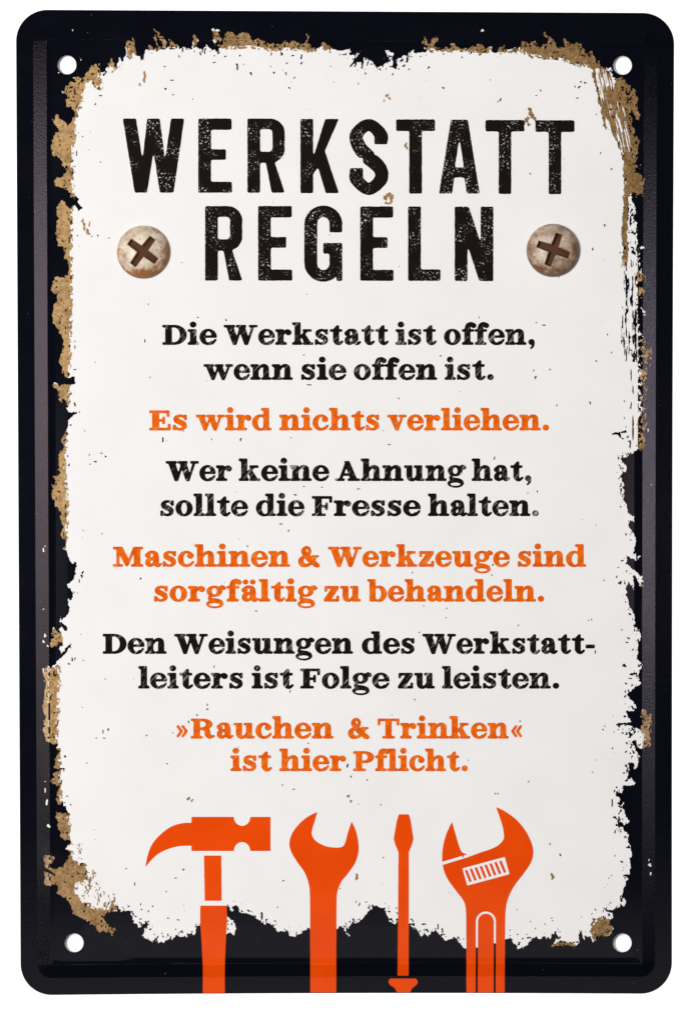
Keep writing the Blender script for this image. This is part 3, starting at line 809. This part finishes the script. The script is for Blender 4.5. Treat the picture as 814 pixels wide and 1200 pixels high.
def head_glyph(c, ch, x0, x1, t, b):
    w, h = x1 - x0, b - t
    s = 15.0
    X = lambda u: x0 + u
    Y = lambda v: t + v * h / 87.0
    P = lambda pts, op='+': c.poly([(X(u), Y(v)) for u, v in pts], op)
    B = lambda a, b_, c_, d, op='+': P(box(a, b_, c_, d), op)
    if ch == 'W':
        P([(0, 0), (15.5, 0), (23.2, 48), (28.5, 0), (43.5, 0), (49.5, 48), (56.5, 0), (72, 0), (59.5, 87), (43.5, 87), (36, 39), (28.5, 87), (14, 87)])
    elif ch == 'E':
        B(0, 0, s, 87); B(0, 0, w, 13.2); B(0, 35.8, w - 6.5, 48.5); B(0, 74, w + .5, 87)
    elif ch in 'RP':
        B(0, 0, s, 87); B(0, 0, w - 17, 52)
        B(w - 18, 17, w, 35)
        c.ell(X(w - 17), Y(17), 17, 17 * h / 87); c.ell(X(w - 17), Y(35), 17, 17 * h / 87)
        B(s, 18, w - 14.5, 34, '-'); c.ell(X(w - 19), Y(17), 4.6, 4.6, '-'); c.ell(X(w - 19), Y(34), 4.6, 4.8, '-'); B(s, 12.6, w - 19, 38.6, '-')
        P([(s - 1, 46), (30, 46), (w, 87), (w - 15.5, 87), (s + 6.5, 52), (s - 1, 52)])
    elif ch == 'K':
        B(0, 0, s, 87); P([(s - 1, 48), (29, 0), (w, 0), (w - 16.5, 37.5), (w, 87), (w - 15.5, 87), (20.5, 57), (s - 1, 66)])
    elif ch == 'S':
        c.stroke([(X(w - 7.7), Y(29)), (X(w - 7.7), Y(18)), (X(w / 2), Y(6.8)), (X(7.6), Y(18)), (X(10.5), Y(32)), (X(w / 2), Y(45)), (X(w - 9), Y(57)), (X(w - 7.5), Y(70)), (X(w / 2), Y(81.6)), (X(7.6), Y(70)), (X(7.6), Y(57.5))],
                 [15.2, 15.2, 13.8, 15.4, 16, 17.5, 16, 15.4, 13.8, 15.2, 15.2])
        B(w - 15.2, 27, w, 42, '-'); B(w - 15.2, 20, w, 29.6); B(0, 45, 15.2, 57.5, '-'); B(0, 57, 15.2, 68)
    elif ch == 'T':
        B(0, 0, w, 13.6); B(w / 2 - 7.4, 0, w / 2 + 7.4, 87)
    elif ch == 'A':
        P([(14, 0), (w - 14, 0), (w, 87), (w - 15.3, 87), (w - 18, 68), (18, 68), (15.3, 87), (0, 87)]); P([(w / 2, 22), (w / 2 + 5.2, 56), (w / 2 - 5.2, 56)], '-')
    elif ch == 'G':
        c.ell(X(w / 2), Y(21), w / 2, 22); c.ell(X(w / 2), Y(66), w / 2, 22.2); B(0, 21, w, 66)
        c.ell(X(w / 2), Y(20.5), 7.2, 8, '-'); c.ell(X(w / 2), Y(66.5), 7.2, 8, '-'); B(w / 2 - 7.2, 20.5, w / 2 + 7.2, 66.5, '-')
        B(w / 2 + 3, 30.5, w + 1, 43, '-'); B(w / 2, 42.8, w, 55.5); B(w - 15, 43, w, 66); B(w - 7, 60, w, 87.4)
        P([(w - 15, 72), (w - 7, 72), (w - 7, 87.4)], '+'); c.poly([(X(w - 6.9), Y(80)), (X(w - 12), Y(90)), (X(w - 6.9), Y(90))], '-')
    elif ch == 'L':
        B(0, 0, s, 87); B(0, 73.5, w + .3, 87)
    elif ch == 'N':
        B(0, 0, 14.8, 87); B(w - 14.8, 0, w, 87); P([(0, 0), (16.5, 0), (w, 87), (w - 16.5, 87)])


HLINES = [[('W', 144, 216, 139, 226), ('E', 232.5, 271.5, 139, 226), ('R', 290, 333.7, 139, 226), ('K', 352, 397, 139.3, 226.3), ('S', 410, 453.6, 139.3, 227.2),
           ('T', 464, 509.3, 140, 226.8), ('A', 514, 561.8, 140.2, 227), ('T', 568.5, 614, 140.6, 227.3), ('T', 627, 672.6, 141, 227.6)],
          [('R', 240.3, 284, 241.5, 329), ('E', 302.5, 341.8, 241.5, 329), ('G', 356.5, 401, 241.8, 329), ('E', 422, 460.5, 242, 329.2), ('L', 478, 515.5, 242, 329.2), ('N', 532.5, 577.6, 242.2, 329.4)]]
for ln in HLINES:
    c = Canvas(math.floor(ln[0][1]) - 4, math.floor(ln[0][3]) - 5, math.ceil(ln[-1][2]) + 4, math.ceil(ln[-1][4]) + 5, 4)
    for g in ln:
        head_glyph(c, *g)
    # slightly eaten outline
    F = blur(c.m.astype(np.float32), 1.0 * c.ss)[::2, ::2]
    h_, w_ = F.shape
    F = F + 0.22 * (fbm(h_, w_, 3 * S, 3 * S, 61, 2) - .5)
    F = np.pad(np.where(F < 0.25, 0, F), 1)
    link('heading_lettering', field_mesh('heading_lettering', F, c.x0 - .5, c.y0 - .5, .5, Z_INK), M['ink_heading'], sign)


# ------------------------------------------------------------------ slab-serif letters of the rules (baseline 0, y upwards, x-height 18, capitals 23)
class Glyph:
    def __init__(self, width):
        self.w, self.ops = width, []

    def r(self, x0, y0, x1, y1, op='+'): self.ops.append(('p', box(x0, y0, x1, y1), op)); return self
    def p(self, *pts, op='+'): self.ops.append(('p', list(pts), op)); return self
    def e(self, cx, cy, rx, ry, op='+', clip=None): self.ops.append(('e', (cx, cy, rx, ry, clip), op)); return self
    def s(self, pts, w, op='+'): self.ops.append(('s', (pts, w), op)); return self

    def add(self, other, dx=0):
        for k, d, op in other.ops:
            if k == 'p': d = [(x + dx, y) for x, y in d]
            elif k == 'e': d = (d[0] + dx,) + d[1:]
            else: d = ([(x + dx, y) for x, y in d[0]], d[1])
            self.ops.append((k, d, op))
        return self


ST, SF = 6.2, 2.7        # stem, serif


def stem(g, x, top, foot=True, head=True, footw=(2.6, 2.6)):
    g.r(x, 0, x + ST, top)
    if head:
        g.r(x - 2.6, top - SF, x + 1, top); g.p((x - 1.4, top - SF), (x, top - SF - 1.3), (x, top - SF))
    if foot:
        g.r(x - footw[0], 0, x + ST + footw[1], SF)
        g.p((x - 1.3, SF), (x, SF + 1.4), (x, SF)); g.p((x + ST, SF), (x + ST, SF + 1.4), (x + ST + 1.3, SF))
    return g


G = {}
G['i'] = stem(Glyph(11.4), 2.6, 18).e(5.5, 23.6, 3.3, 3.3)
G['l'] = stem(Glyph(11.4), 2.6, 26)


def arch(g, x): return g.s([(x + 5, 11), (x + 8.2, 15.2), (x + 11.6, 16.5), (x + 14.4, 14.6), (x + 14.6, 11)], [2.6, 2.8, 3.6, 5.6, 6.2]).r(x + 11.5, 0, x + 11.5 + ST, 11.5).r(x + 9.3, 0, x + 11.5 + ST + 2.6, SF)


G['n'] = arch(stem(Glyph(23), 2.6, 18, footw=(2.6, 2.0)), 2.6)
G['h'] = arch(stem(Glyph(23), 2.6, 26, footw=(2.6, 2.0)), 2.6)
G['r'] = stem(Glyph(17.6), 2.6, 18, footw=(2.6, 3.4)).s([(7.5, 11), (10, 15), (13.5, 16.4)], [2.4, 3, 3.2]).e(14.2, 14.3, 3.2, 3.2)
G['u'] = Glyph(22.6).r(2.6, 5.5, 2.6 + ST, 18).r(0, 18 - SF, 8, 18).r(13.4, 0, 13.4 + ST, 18).r(10.8, 18 - SF, 18, 18).r(14, 0, 22.2, SF).s([(5.7, 7), (6.1, 3.2), (9.3, 1.3), (12.3, 2.7), (14.4, 6)], [6.2, 5.4, 3.2, 2.8, 2.8])
G['o'] = Glyph(18.4).e(9.1, 9, 9.0, 9.4).e(9.1, 9, 3.3, 6.9, '-')
G['c'] = Glyph(17.2).e(9, 9, 8.9, 9.4).e(9.6, 9, 3.9, 6.9, '-').r(10, 5.6, 19, 12.6, '-').p((9.6, 4.2), (13, 3.6), (19, 6.4), (19, 12), (9.6, 12), op='-').e(13.4, 12.6, 3.3, 3.1).s([(9, 1.2), (13, 2.0), (16.2, 5.4)], [2.6, 2.8, 2.2])
G['e'] = Glyph(17.8).e(9, 9, 8.9, 9.4).e(9.3, 9, 3.5, 6.9, '-').p((9, 8.2), (19, 8.2), (19, 6.2), (14, 4), (9, 4.6), op='-').r(4, 8.2, 17.6, 10.7).s([(9, 1.1), (13.4, 2.0), (16.6, 5.6)], [2.6, 2.8, 2.2])
G['s'] = Glyph(16).s([(13.2, 13.8), (10.6, 16.5), (7, 16.8), (4, 14.6), (4.4, 11.6), (8, 9.5), (11.6, 7.3), (12.4, 4.2), (10, 1.6), (6.8, 1.2), (4, 2.6), (2.4, 5)], [2.4, 2.4, 2.8, 4.2, 5.4, 5.6, 5.4, 4.4, 2.8, 2.4, 2.6, 2.4]).r(12.2, 12, 14.7, 18.1).r(.9, 0, 3.4, 6.2)
G['t'] = Glyph(14.4).r(3.8, 4.5, 10, 18).p((3.8, 18), (7.8, 22.6), (10, 22.6), (10, 17)).r(.4, 18 - SF, 13.6, 18).s([(6.9, 4.8), (8.2, 2), (10.8, 1.3), (13.6, 3.6)], [6.2, 4.2, 2.8, 2.3])
G['f'] = stem(Glyph(14.2), 3.2, 19, head=False, footw=(2.6, 3.4)).r(.4, 18 - SF, 13.4, 18).s([(6.3, 18), (7.2, 22.4), (10.2, 24.8), (13.2, 24)], [6.2, 5.4, 3, 2.6]).e(13.0, 22.4, 2.9, 2.8)
G['a'] = Glyph(18.2).r(9.4, 4, 9.4 + ST, 11.5).s([(3.4, 14), (5.4, 16.6), (9, 16.9), (12, 15), (12.5, 11.3)], [2.6, 2.6, 3, 5, 6.2]).e(3.9, 13.2, 3, 2.9).s([(12, 10), (7.4, 9.2), (4.2, 6.8), (4, 3.6), (7, 1.4), (11.4, 4)], [2.6, 3.0, 5, 5.4, 2.9, 2.6]).s([(12.5, 4.6), (13.6, 1.9), (15.6, 1.3), (17.8, 3)], [6.2, 4, 2.6, 2.2])
G['ä'] = Glyph(18.2).add(G['a']).e(5, 22.8, 2.7, 2.7).e(12.4, 22.8, 2.7, 2.7)
G['d'] = Glyph(22).e(8.9, 9, 8.8, 9.4).e(10, 9, 4, 6.9, '-').r(13.4, -1, 22, 20, '-').r(12.8, 0, 12.8 + ST, 26).r(10.2, 26 - SF, 14, 26).r(13, 0, 21.6, SF)
G['b'] = Glyph(21.4).e(12.2, 9, 8.9, 9.4).e(11.2, 9, 4, 6.9, '-').r(-1, -1, 7.6, 20, '-').r(2.4, 0, 2.4 + ST, 26).r(0, 26 - SF, 4, 26)
G['g'] = Glyph(20.4).e(8.8, 11.9, 8.0, 6.4).e(8.8, 11.9, 2.9, 4.1, '-').s([(14, 15.6), (16.6, 17.6), (19, 16.6)], [2.4, 2.4, 2.4]).e(18.6, 15.6, 2.2, 2.2).s([(5, 6.6), (3.4, 4.3), (5, 2.4)], [2.6, 2.8, 3.4]).e(9.3, -2.9, 8.9, 4.9).e(9, -3.9, 5.9, 2.1, '-').r(0, -.2, 3.2, 6, '-').s([(3.6, 4.4), (4, 2.8), (6.4, 1.6), (12, .8), (15.6, -.8)], [2.6, 3.2, 4.4, 4.2, 4])
G['k'] = stem(Glyph(23), 2.6, 26, footw=(2.6, 1.6)).p((8, 6), (8, 9.5), (14.6, 17), (18, 17)).r(11.4, 18 - SF, 20.8, 18).p((9.6, 10.4), (13.2, 13.6), (20.6, 1.2), (13.4, 1.2)).r(11.6, 0, 22.6, SF)
G['v'] = Glyph(20.8).p((2, 17), (8.9, 17), (13, 5.6), (11.6, -.3), (9, -.3)).p((15, 17), (17.8, 17), (11.8, -.3), (9.8, -.3)).r(0, 18 - SF, 11, 18).r(12.4, 18 - SF, 20.6, 18)
G['w'] = Glyph(32.4).p((2, 17), (8.7, 17), (12.7, 5.6), (11.4, -.3), (8.8, -.3)).p((14.8, 15), (17, 15), (11.6, -.3), (9.6, -.3)).p((13.2, 17), (19.9, 17), (24, 5.6), (22.8, -.3), (20.2, -.3)).p((26.8, 17), (29.4, 17), (23, -.3), (21, -.3)).r(0, 18 - SF, 10.6, 18).r(11.8, 18 - SF, 21.6, 18).r(24, 18 - SF, 32.2, 18)
G['z'] = Glyph(18).r(1.4, 15.1, 16.8, 18).r(.8, 0, 17, 2.9).p((9.6, 16), (16.8, 16), (16.8, 15.2), (8.2, 2), (.8, 2), (.8, 2.8)).r(1.4, 11.6, 4, 18).r(14.6, 0, 17.2, 6.6)
CS = 6.6


def cap(w, foot=(0, 12.4)):
    g = Glyph(w).r(3, 0, 3 + CS, 23).r(0, 23 - SF, 6, 23)
    return g.r(foot[0], 0, foot[1], SF)


G['D'] = cap(25.6).r(6, 23 - SF, 12, 23).e(12, 11.5, 13.2, 11.5, clip=(11.5, 0, 40, 23)).e(12, 11.5, 6.4, 8.8, '-', clip=(9.6, 0, 40, 23)).r(9.6, SF, 12, 23 - SF, '-')
G['E'] = cap(22).r(3, 23 - SF, 20, 23).r(17.4, 16, 20, 23).r(3, 0, 21.2, SF).r(18.6, 0, 21.2, 7.4).r(9, 10.2, 14, 12.8).r(13.2, 7.4, 15.6, 15.6)
G['F'] = cap(21.6, (0, 13.8)).r(3, 23 - SF, 20.4, 23).r(17.8, 15.6, 20.4, 23).r(9, 10, 14.4, 12.6).r(13.6, 7, 16, 15.6)
G['A'] = Glyph(27.4).p((3.6, 0), (6.6, 0), (13.2, 18), (12.4, 23), (11.6, 23)).p((9.8, 23), (15.4, 23), (24.2, 1), (17, 1)).r(6.6, 6, 18, 8.7).r(0, 0, 10.2, SF).r(13.8, 0, 27, SF)
G['M'] = Glyph(32.4).r(3.8, 0, 6.6, 23).r(22.4, 0, 22.4 + CS, 23).p((2.6, 23), (9.8, 23), (18, 5.4), (15.6, .6), (13.6, .6)).p((21.6, 23), (25, 23), (16.4, 1.4), (14.8, 3)).r(0, 0, 10.4, SF).r(0, 23 - SF, 7, 23).r(19.4, 0, 32, SF).r(24, 23 - SF, 32, 23)
G['W'] = Glyph(36.6).p((2.2, 22), (9.8, 22), (14.6, 7), (13.2, -.3), (10, -.3)).p((17, 20), (19.6, 20), (13.4, -.3), (11.2, -.3)).p((15, 22), (22.4, 22), (27, 7), (25.6, -.3), (22.6, -.3)).p((30.4, 22), (33.2, 22), (26, -.3), (23.8, -.3)).r(0, 23 - SF, 12, 23).r(13.2, 23 - SF, 24, 23).r(27.4, 23 - SF, 36.4, 23)
G['P'] = cap(23.4, (0, 13.8)).r(6, 23 - SF, 12.6, 23).r(9, 9.4, 12.6, 12).e(12.4, 16.2, 10.8, 6.8, clip=(11.8, 0, 40, 23)).e(12, 16.2, 4.4, 4.2, '-', clip=(9.6, 0, 40, 23)).r(9.6, 12.1, 12, 20.2, '-')
G['R'] = cap(26).r(6, 23 - SF, 12.6, 23).r(9, 10, 12.6, 12.6).e(12.4, 16.6, 10.6, 6.4, clip=(11.8, 0, 40, 23)).e(12, 16.6, 4.2, 3.8, '-', clip=(9.6, 0, 40, 23)).r(9.6, 12.8, 12, 20.3, '-').s([(13, 11.6), (17.2, 9.6), (18, 5), (20, 1.9), (24.6, 2.6)], [3, 5.4, 6.4, 4, 2.3])
G['T'] = Glyph(24.8).r(9.1, 0, 9.1 + CS, 23).r(5.6, 0, 19.2, SF).r(.5, 23 - SF, 24.2, 23).r(.5, 15.4, 3, 23).r(21.7, 15.4, 24.2, 23)
G['&'] = Glyph(24.6).s([(13.4, 18.4), (11.8, 22), (8.6, 22), (6.6, 18.8), (8.6, 14.4), (14, 7.6), (21.4, 1.6)], [3.2, 2.6, 3.4, 4.8, 5.8, 6, 5]).s([(13.4, 18.6), (12.4, 15), (7.4, 11.8), (3.8, 7.4), (4.8, 3), (9, 1.4), (14, 3.2), (18.2, 8), (19, 11.6)], [3.2, 3, 3, 5.6, 5.6, 3.4, 2.6, 2.5, 2.6]).r(14.8, 10.9, 23, 13.2).r(18, -.2, 24, SF - .3)
G['»'] = Glyph(14).s([(1.8, 14), (6, 8.4)], 2.8).s([(6, 8.4), (1.8, 2.8)], 2.8).s([(7.6, 14), (11.8, 8.4)], 2.8).s([(11.8, 8.4), (7.6, 2.8)], 2.8)
G['«'] = Glyph(14).s([(6.2, 14), (2, 8.4)], 2.8).s([(2, 8.4), (6.2, 2.8)], 2.8).s([(12, 14), (7.8, 8.4)], 2.8).s([(7.8, 8.4), (12, 2.8)], 2.8)
G['.'] = Glyph(8.4).e(4.8, 3.1, 3.3, 3.3)
G[','] = Glyph(8.6).e(4.8, 3.1, 3.3, 3.3).s([(6.8, 2.6), (6.4, -1.4), (4, -4.4)], [2.6, 2.4, 1.4])
G['-'] = Glyph(10.6).r(.4, 6.4, 10.2, 10.4)


for g_ in G.values():      # side bearings
    g_.w += 0.9


def word_width(word):
    return sum(G[ch].w for ch in word) - (len([1 for a, b in zip(word, word[1:]) if a == 'f' and b in 'fl']) * 1.0)


def draw_word(c, word, xa, xb, base):
    tot = word_width(word)
    k = (xb - xa) / (tot - 1.2)
    x = xa
    for q, ch in enumerate(word):
        g = G[ch]
        X = lambda u: x + u * k
        Y = lambda v: base - v
        sub = Canvas(math.floor(x) - 3, math.floor(base) - 29, math.ceil(x + g.w * k) + 4, math.ceil(base) + 10, c.ss)
        for kind, d, op in g.ops:
            if kind == 'p':
                sub.poly([(X(u), Y(v)) for u, v in d], op)
            elif kind == 'e':
                cx, cy, rx, ry, clip = d
                cl = None if clip is None else (X(clip[0]), Y(clip[3]), X(clip[2]), Y(clip[1]))
                sub.ell(X(cx), Y(cy), rx * k, ry, op, cl)
            else:
                pts, wd = d
                sub.stroke([(X(u), Y(v)) for u, v in pts], np.array(wd) * (0.5 + 0.5 * k), op)
        i0, j0 = int(round((sub.x0 - c.x0) * c.ss)), int(round((sub.y0 - c.y0) * c.ss))
        c.m[j0:j0 + sub.h, i0:i0 + sub.w] |= sub.m
        x += g.w * k - (1.0 * k if ch == 'f' and q + 1 < len(word) and word[q + 1] in 'fl' else 0)


LINES = [
    ('ink_text', 403.9, [('Die', 190.6, 253.5), ('Werkstatt', 262.5, 454.5), ('ist', 463.5, 510.5), ('offen,', 520, 626)]),
    ('ink_text', 445.0, [('wenn', 239, 342.5), ('sie', 352, 405), ('offen', 414.5, 511.5), ('ist.', 521, 577.8)]),
    ('ink_orange', 504.2, [('Es', 175.2, 220), ('wird', 230, 317.8), ('nichts', 327.4, 444.6), ('verliehen.', 453.7, 642.6)]),
    ('ink_text', 563.5, [('Wer', 194.6, 271.4), ('keine', 280, 385), ('Ahnung', 392.7, 545), ('hat,', 552.6, 621.9)]),
    ('ink_text', 604.6, [('sollte', 187.3, 290), ('die', 300, 356), ('Fresse', 365.6, 492), ('halten.', 501.4, 630.4)]),
    ('ink_orange', 664.0, [('Maschinen', 132.7, 339.4), ('&', 348.5, 374.6), ('Werkzeuge', 384.5, 596.2), ('sind', 605.5, 686)]),
    ('ink_orange', 704.8, [('sorgfältig', 180, 370.8), ('zu', 378.8, 422.2), ('behandeln.', 430.4, 636.8)]),
    ('ink_text', 766.0, [('Den', 120.8, 194.9), ('Weisungen', 204.5, 413), ('des', 423.8, 486), ('Werkstatt-', 495, 696.2)]),
    ('ink_text', 806.7, [('leiters', 162.5, 285.2), ('ist', 295.2, 343.2), ('Folge', 352, 455.5), ('zu', 465.4, 508.9), ('leisten.', 517.8, 654.4)]),
    ('ink_orange', 865.3, [('»', 206.8, 220.4), ('Rauchen', 223.8, 390.2), ('&', 406.8, 432.6), ('Trinken', 442, 595), ('«', 598.2, 611.2)]),
    ('ink_orange', 903.5, [('ist', 270.3, 317.9), ('hier', 327.4, 405), ('Pflicht.', 413.8, 547.5)]),
]
for key, base, words in LINES:
    c = Canvas(math.floor(words[0][1]) - 5, math.floor(base) - 31, math.ceil(words[-1][2]) + 6, math.ceil(base) + 13, 8)
    for wd, xa, xb in words:
        draw_word(c, wd, xa, xb, base)
    F = blur(c.m.astype(np.float32), 0.5 * c.ss)[::4, ::4]
    F = np.pad(np.where(F > 0.02, F + 0.24, 0), 1)
    link('rule_lettering', field_mesh('rule_lettering', F, c.x0 - .5, c.y0 - .5, .5, Z_INK), M[key], sign)

# ------------------------------------------------------------------ the four printed tools


def smooth(pts, n=6):
    P = np.array(pts, float)
    P = np.vstack([2 * P[0] - P[1], P, 2 * P[-1] - P[-2]])
    out = []
    for i in range(1, len(P) - 2):
        p0, p1, p2, p3 = P[i - 1:i + 3]
        for t in np.linspace(0, 1, n, endpoint=False):
            out.append(tuple(0.5 * (2 * p1 + (p2 - p0) * t + (2 * p0 - 5 * p1 + 4 * p2 - p3) * t * t + (3 * p1 - p0 - 3 * p2 + p3) * t ** 3)))
    return out + [tuple(P[-2])]


BOT = 1170.0


def clip_bottom(c):
    x, y = c.grid()
    c.m &= inset(np.broadcast_to(x, c.m.shape), np.broadcast_to(y, c.m.shape)) > 0.9


def tool_piece(name, window, draw, parent):
    c = Canvas(*window, 6)
    draw(c)
    clip_bottom(c)
    return print_part(name, c, 0.35, M['orange'], Z_INK, parent)


def hammer_head(c):
    c.poly(box(224.5, 957.2, 317, 997.2))
    c.ell(283.6, 957.5, 9.6, 10.2, '-'); c.ell(283.6, 997.4, 9.6, 10.6, '-')
    c.poly(smooth([(226, 964.2), (214, 964.6), (200, 969), (187, 979), (178, 990), (173, 1003), (170.4, 1016.6)]) + smooth([(170.4, 1016.6), (176, 1009.5), (185, 1001), (197, 995), (210, 991.6), (226, 991)]))


hm = tool_piece('hammer', (166, 950, 322, 1024), hammer_head, sign)
tool_piece('hammer_neck', (235, 998, 264, 1060), lambda c: c.poly([(239, 1002.6), (259.4, 1002.6), (259.8, 1055.6), (240, 1055.6)]), hm)
tool_piece('hammer_handle', (230, 1057, 270, BOT), lambda c: c.poly(smooth([(237.2, 1170), (237.6, 1135), (236, 1100), (234.6, 1080), (234.7, 1061.2)]) + smooth([(265.8, 1061.2), (266, 1080), (264.8, 1100), (263.4, 1135), (263.4, 1170)])), hm)

wr = tool_piece('open_end_wrench', (334, 945, 426, BOT), lambda c: c.poly(
    smooth([(363.4, 1170), (363.3, 1100), (363, 1050), (361.4, 1035), (356.5, 1022), (348, 1010), (341, 998), (339, 988), (342, 977), (350, 966), (360, 957.4), (371.8, 951.2)])
    + smooth([(371.8, 951.2), (369, 961), (366, 971), (365.4, 978.5), (370, 985.5), (380, 991), (390, 993), (400, 992.6), (404, 988), (407.6, 975), (411.8, 962.6)])
    + smooth([(411.8, 962.6), (416.6, 973), (419.4, 985), (419.9, 998), (416, 1011), (408, 1023), (400, 1033), (395.2, 1045), (394.2, 1060), (394, 1100), (394, 1170)])), sign)

sdv = tool_piece('screwdriver', (455, 948, 490, 1146), lambda c: c.poly([(467.2, 954.2), (478.8, 954.2), (481, 962), (484.2, 983), (482.4, 990), (478.8, 998.5), (478.6, 1144), (465.6, 1144), (466.6, 998.5), (463, 990), (461, 983), (464.6, 962)]), sign)
tool_piece('screwdriver_handle', (450, 1145, 494, BOT), lambda c: c.poly(smooth([(466, 1172), (464.6, 1163), (461.5, 1158), (457, 1155), (455, 1151), (457, 1147.4)]) + smooth([(487, 1147.4), (489.4, 1151), (487.6, 1155), (483.6, 1158), (480.8, 1163), (480, 1172)])), sdv)


def adj_body(c):
    c.poly([(518.3, 1013.6), (548.6, 1004.2)] + smooth([(548.6, 1004.2), (562, 999.2), (576, 994.4), (584.5, 989.6), (589.4, 983.6), (590, 978), (587.8, 966), (580.8, 945.6)])
           + smooth([(580.8, 945.6), (591, 950.6), (604, 960), (615, 973), (622, 987), (624.4, 998), (622, 1010), (613, 1024), (603, 1037), (596, 1050), (592.2, 1066), (591.3, 1100), (591, 1172)])
           + smooth([(546.4, 1172), (546, 1100), (545.4, 1066), (542, 1054.5), (534, 1044), (525, 1031.6), (520.4, 1022), (518.3, 1013.6)]))
    a, b = np.array((541.4, 1017.6)), np.array((591, 1004.2))
    d = np.array((5.6, 20.2))
    c.poly([tuple(a), tuple(b), tuple(b + d), tuple(a + d)], '-')
    c.stroke([(558.4, 1175), (558.4, 1120), (558.4, 1080)], 2.5, '-'); c.stroke([(579.4, 1175), (579.4, 1120), (579.4, 1080)], 2.5, '-')
    th = np.linspace(math.pi, 2 * math.pi, 13)
    for t0, t1 in zip(th[:-1], th[1:]):
        c.stroke([(568.9 + 10.5 * math.cos(t0), 1080 + 10.6 * math.sin(t0)), (568.9 + 10.5 * math.cos(t1), 1080 + 10.6 * math.sin(t1))], 2.5, '-')


def adj_worm(c):
    for k in range(8):
        x, y = 545.6 + 5.75 * k, 1019.6 - 1.55 * k
        c.poly([(x - 1.5, y + .4), (x + 1.3, y - .4), (x + 6.9, y + 13.4), (x + 4.1, y + 14.2)])


aw = tool_piece('adjustable_wrench', (512, 940, 630, BOT), adj_body, sign)
tool_piece('wrench_jaw', (512, 957, 552, 1014), lambda c: c.poly(smooth([(517.6, 1010), (518.3, 995), (522, 979), (529.2, 962.8)]) + smooth([(529.2, 962.8), (533.6, 978), (537.4, 991), (541, 998.6), (547.6, 1001)])), aw)
tool_piece('adjusting_worm', (538, 1000, 600, 1042), adj_worm, aw)


# ------------------------------------------------------------------ the two screw heads
def screw_head(cx, cy, R, ang, half, wid, hgt, mkey):
    nr, nt = 46, 220
    ca, sa = math.cos(ang), math.sin(ang)
    r = R * np.sqrt(np.linspace(0, 1, nr + 1))[:, None]
    th = np.linspace(0, 2 * math.pi, nt, endpoint=False)[None]
    # cartesian grid keeps the slot walls straight
    n_ = 150
    g = np.linspace(-1, 1, n_ + 1)
    U, V = np.meshgrid(g, g)
    # map the square onto the disc
    X = U * np.sqrt(1 - V * V / 2) * R
    Y = V * np.sqrt(1 - U * U / 2) * R
    rr = np.clip(np.hypot(X, Y) / R, 0, 1)
    z = hgt * (1 - rr ** 2.6) ** 0.62
    a = X * ca + Y * sa
    b = -X * sa + Y * ca
    def arm(p, q):
        t = wid / 2 * (1 - 0.18 * np.abs(p) / half)
        return np.minimum((t - np.abs(q)), (half - np.abs(p)))
    sdist = np.maximum(arm(a, b), arm(b, a))
    depth = np.clip(sdist / 1.3 + 0.5, 0, 1)
    z = z - depth * 7.5
    inside = depth > 0.5
    px, py = cx + X, cy + Y
    zw = zpx(px, py).min() + z * K + 0.00006
    co = np.stack([wx(px).ravel(), wy(py).ravel(), zw.ravel()], 1)
    N_ = n_ + 1
    q = []
    for j in range(n_):
        for i in range(n_):
            q.append((j * N_ + i, (j + 1) * N_ + i, (j + 1) * N_ + i + 1, j * N_ + i + 1))
    fin = (inside[:-1, :-1] & inside[1:, 1:] & inside[:-1, 1:] & inside[1:, :-1]).ravel()
    o = []
    for nm, sel, mt in (('screw_head', ~fin, M[mkey]), ('cross_slot', fin, M['slot'])):
        fs = [f for f, k in zip(q, sel) if k]
        used = sorted({v for f in fs for v in f})
        ix = {v: k for k, v in enumerate(used)}
        me_ = bpy.data.meshes.new(nm)
        me_.from_pydata([co[v].tolist() for v in used], [], [[ix[v] for v in f] for f in fs])
        me_.polygons.foreach_set('use_smooth', np.ones(len(me_.polygons), bool))
        me_.update()
        o.append(link(nm, me_, mt, o[0] if o else sign))
    return o[0]


screw_head(168.4, 295.4, 31.2, math.radians(36), 19.5, 9.0, 17.0, 'screw')
screw_head(647.6, 293.4, 31.2, math.radians(20), 19.5, 9.0, 17.0, 'screw_dark')
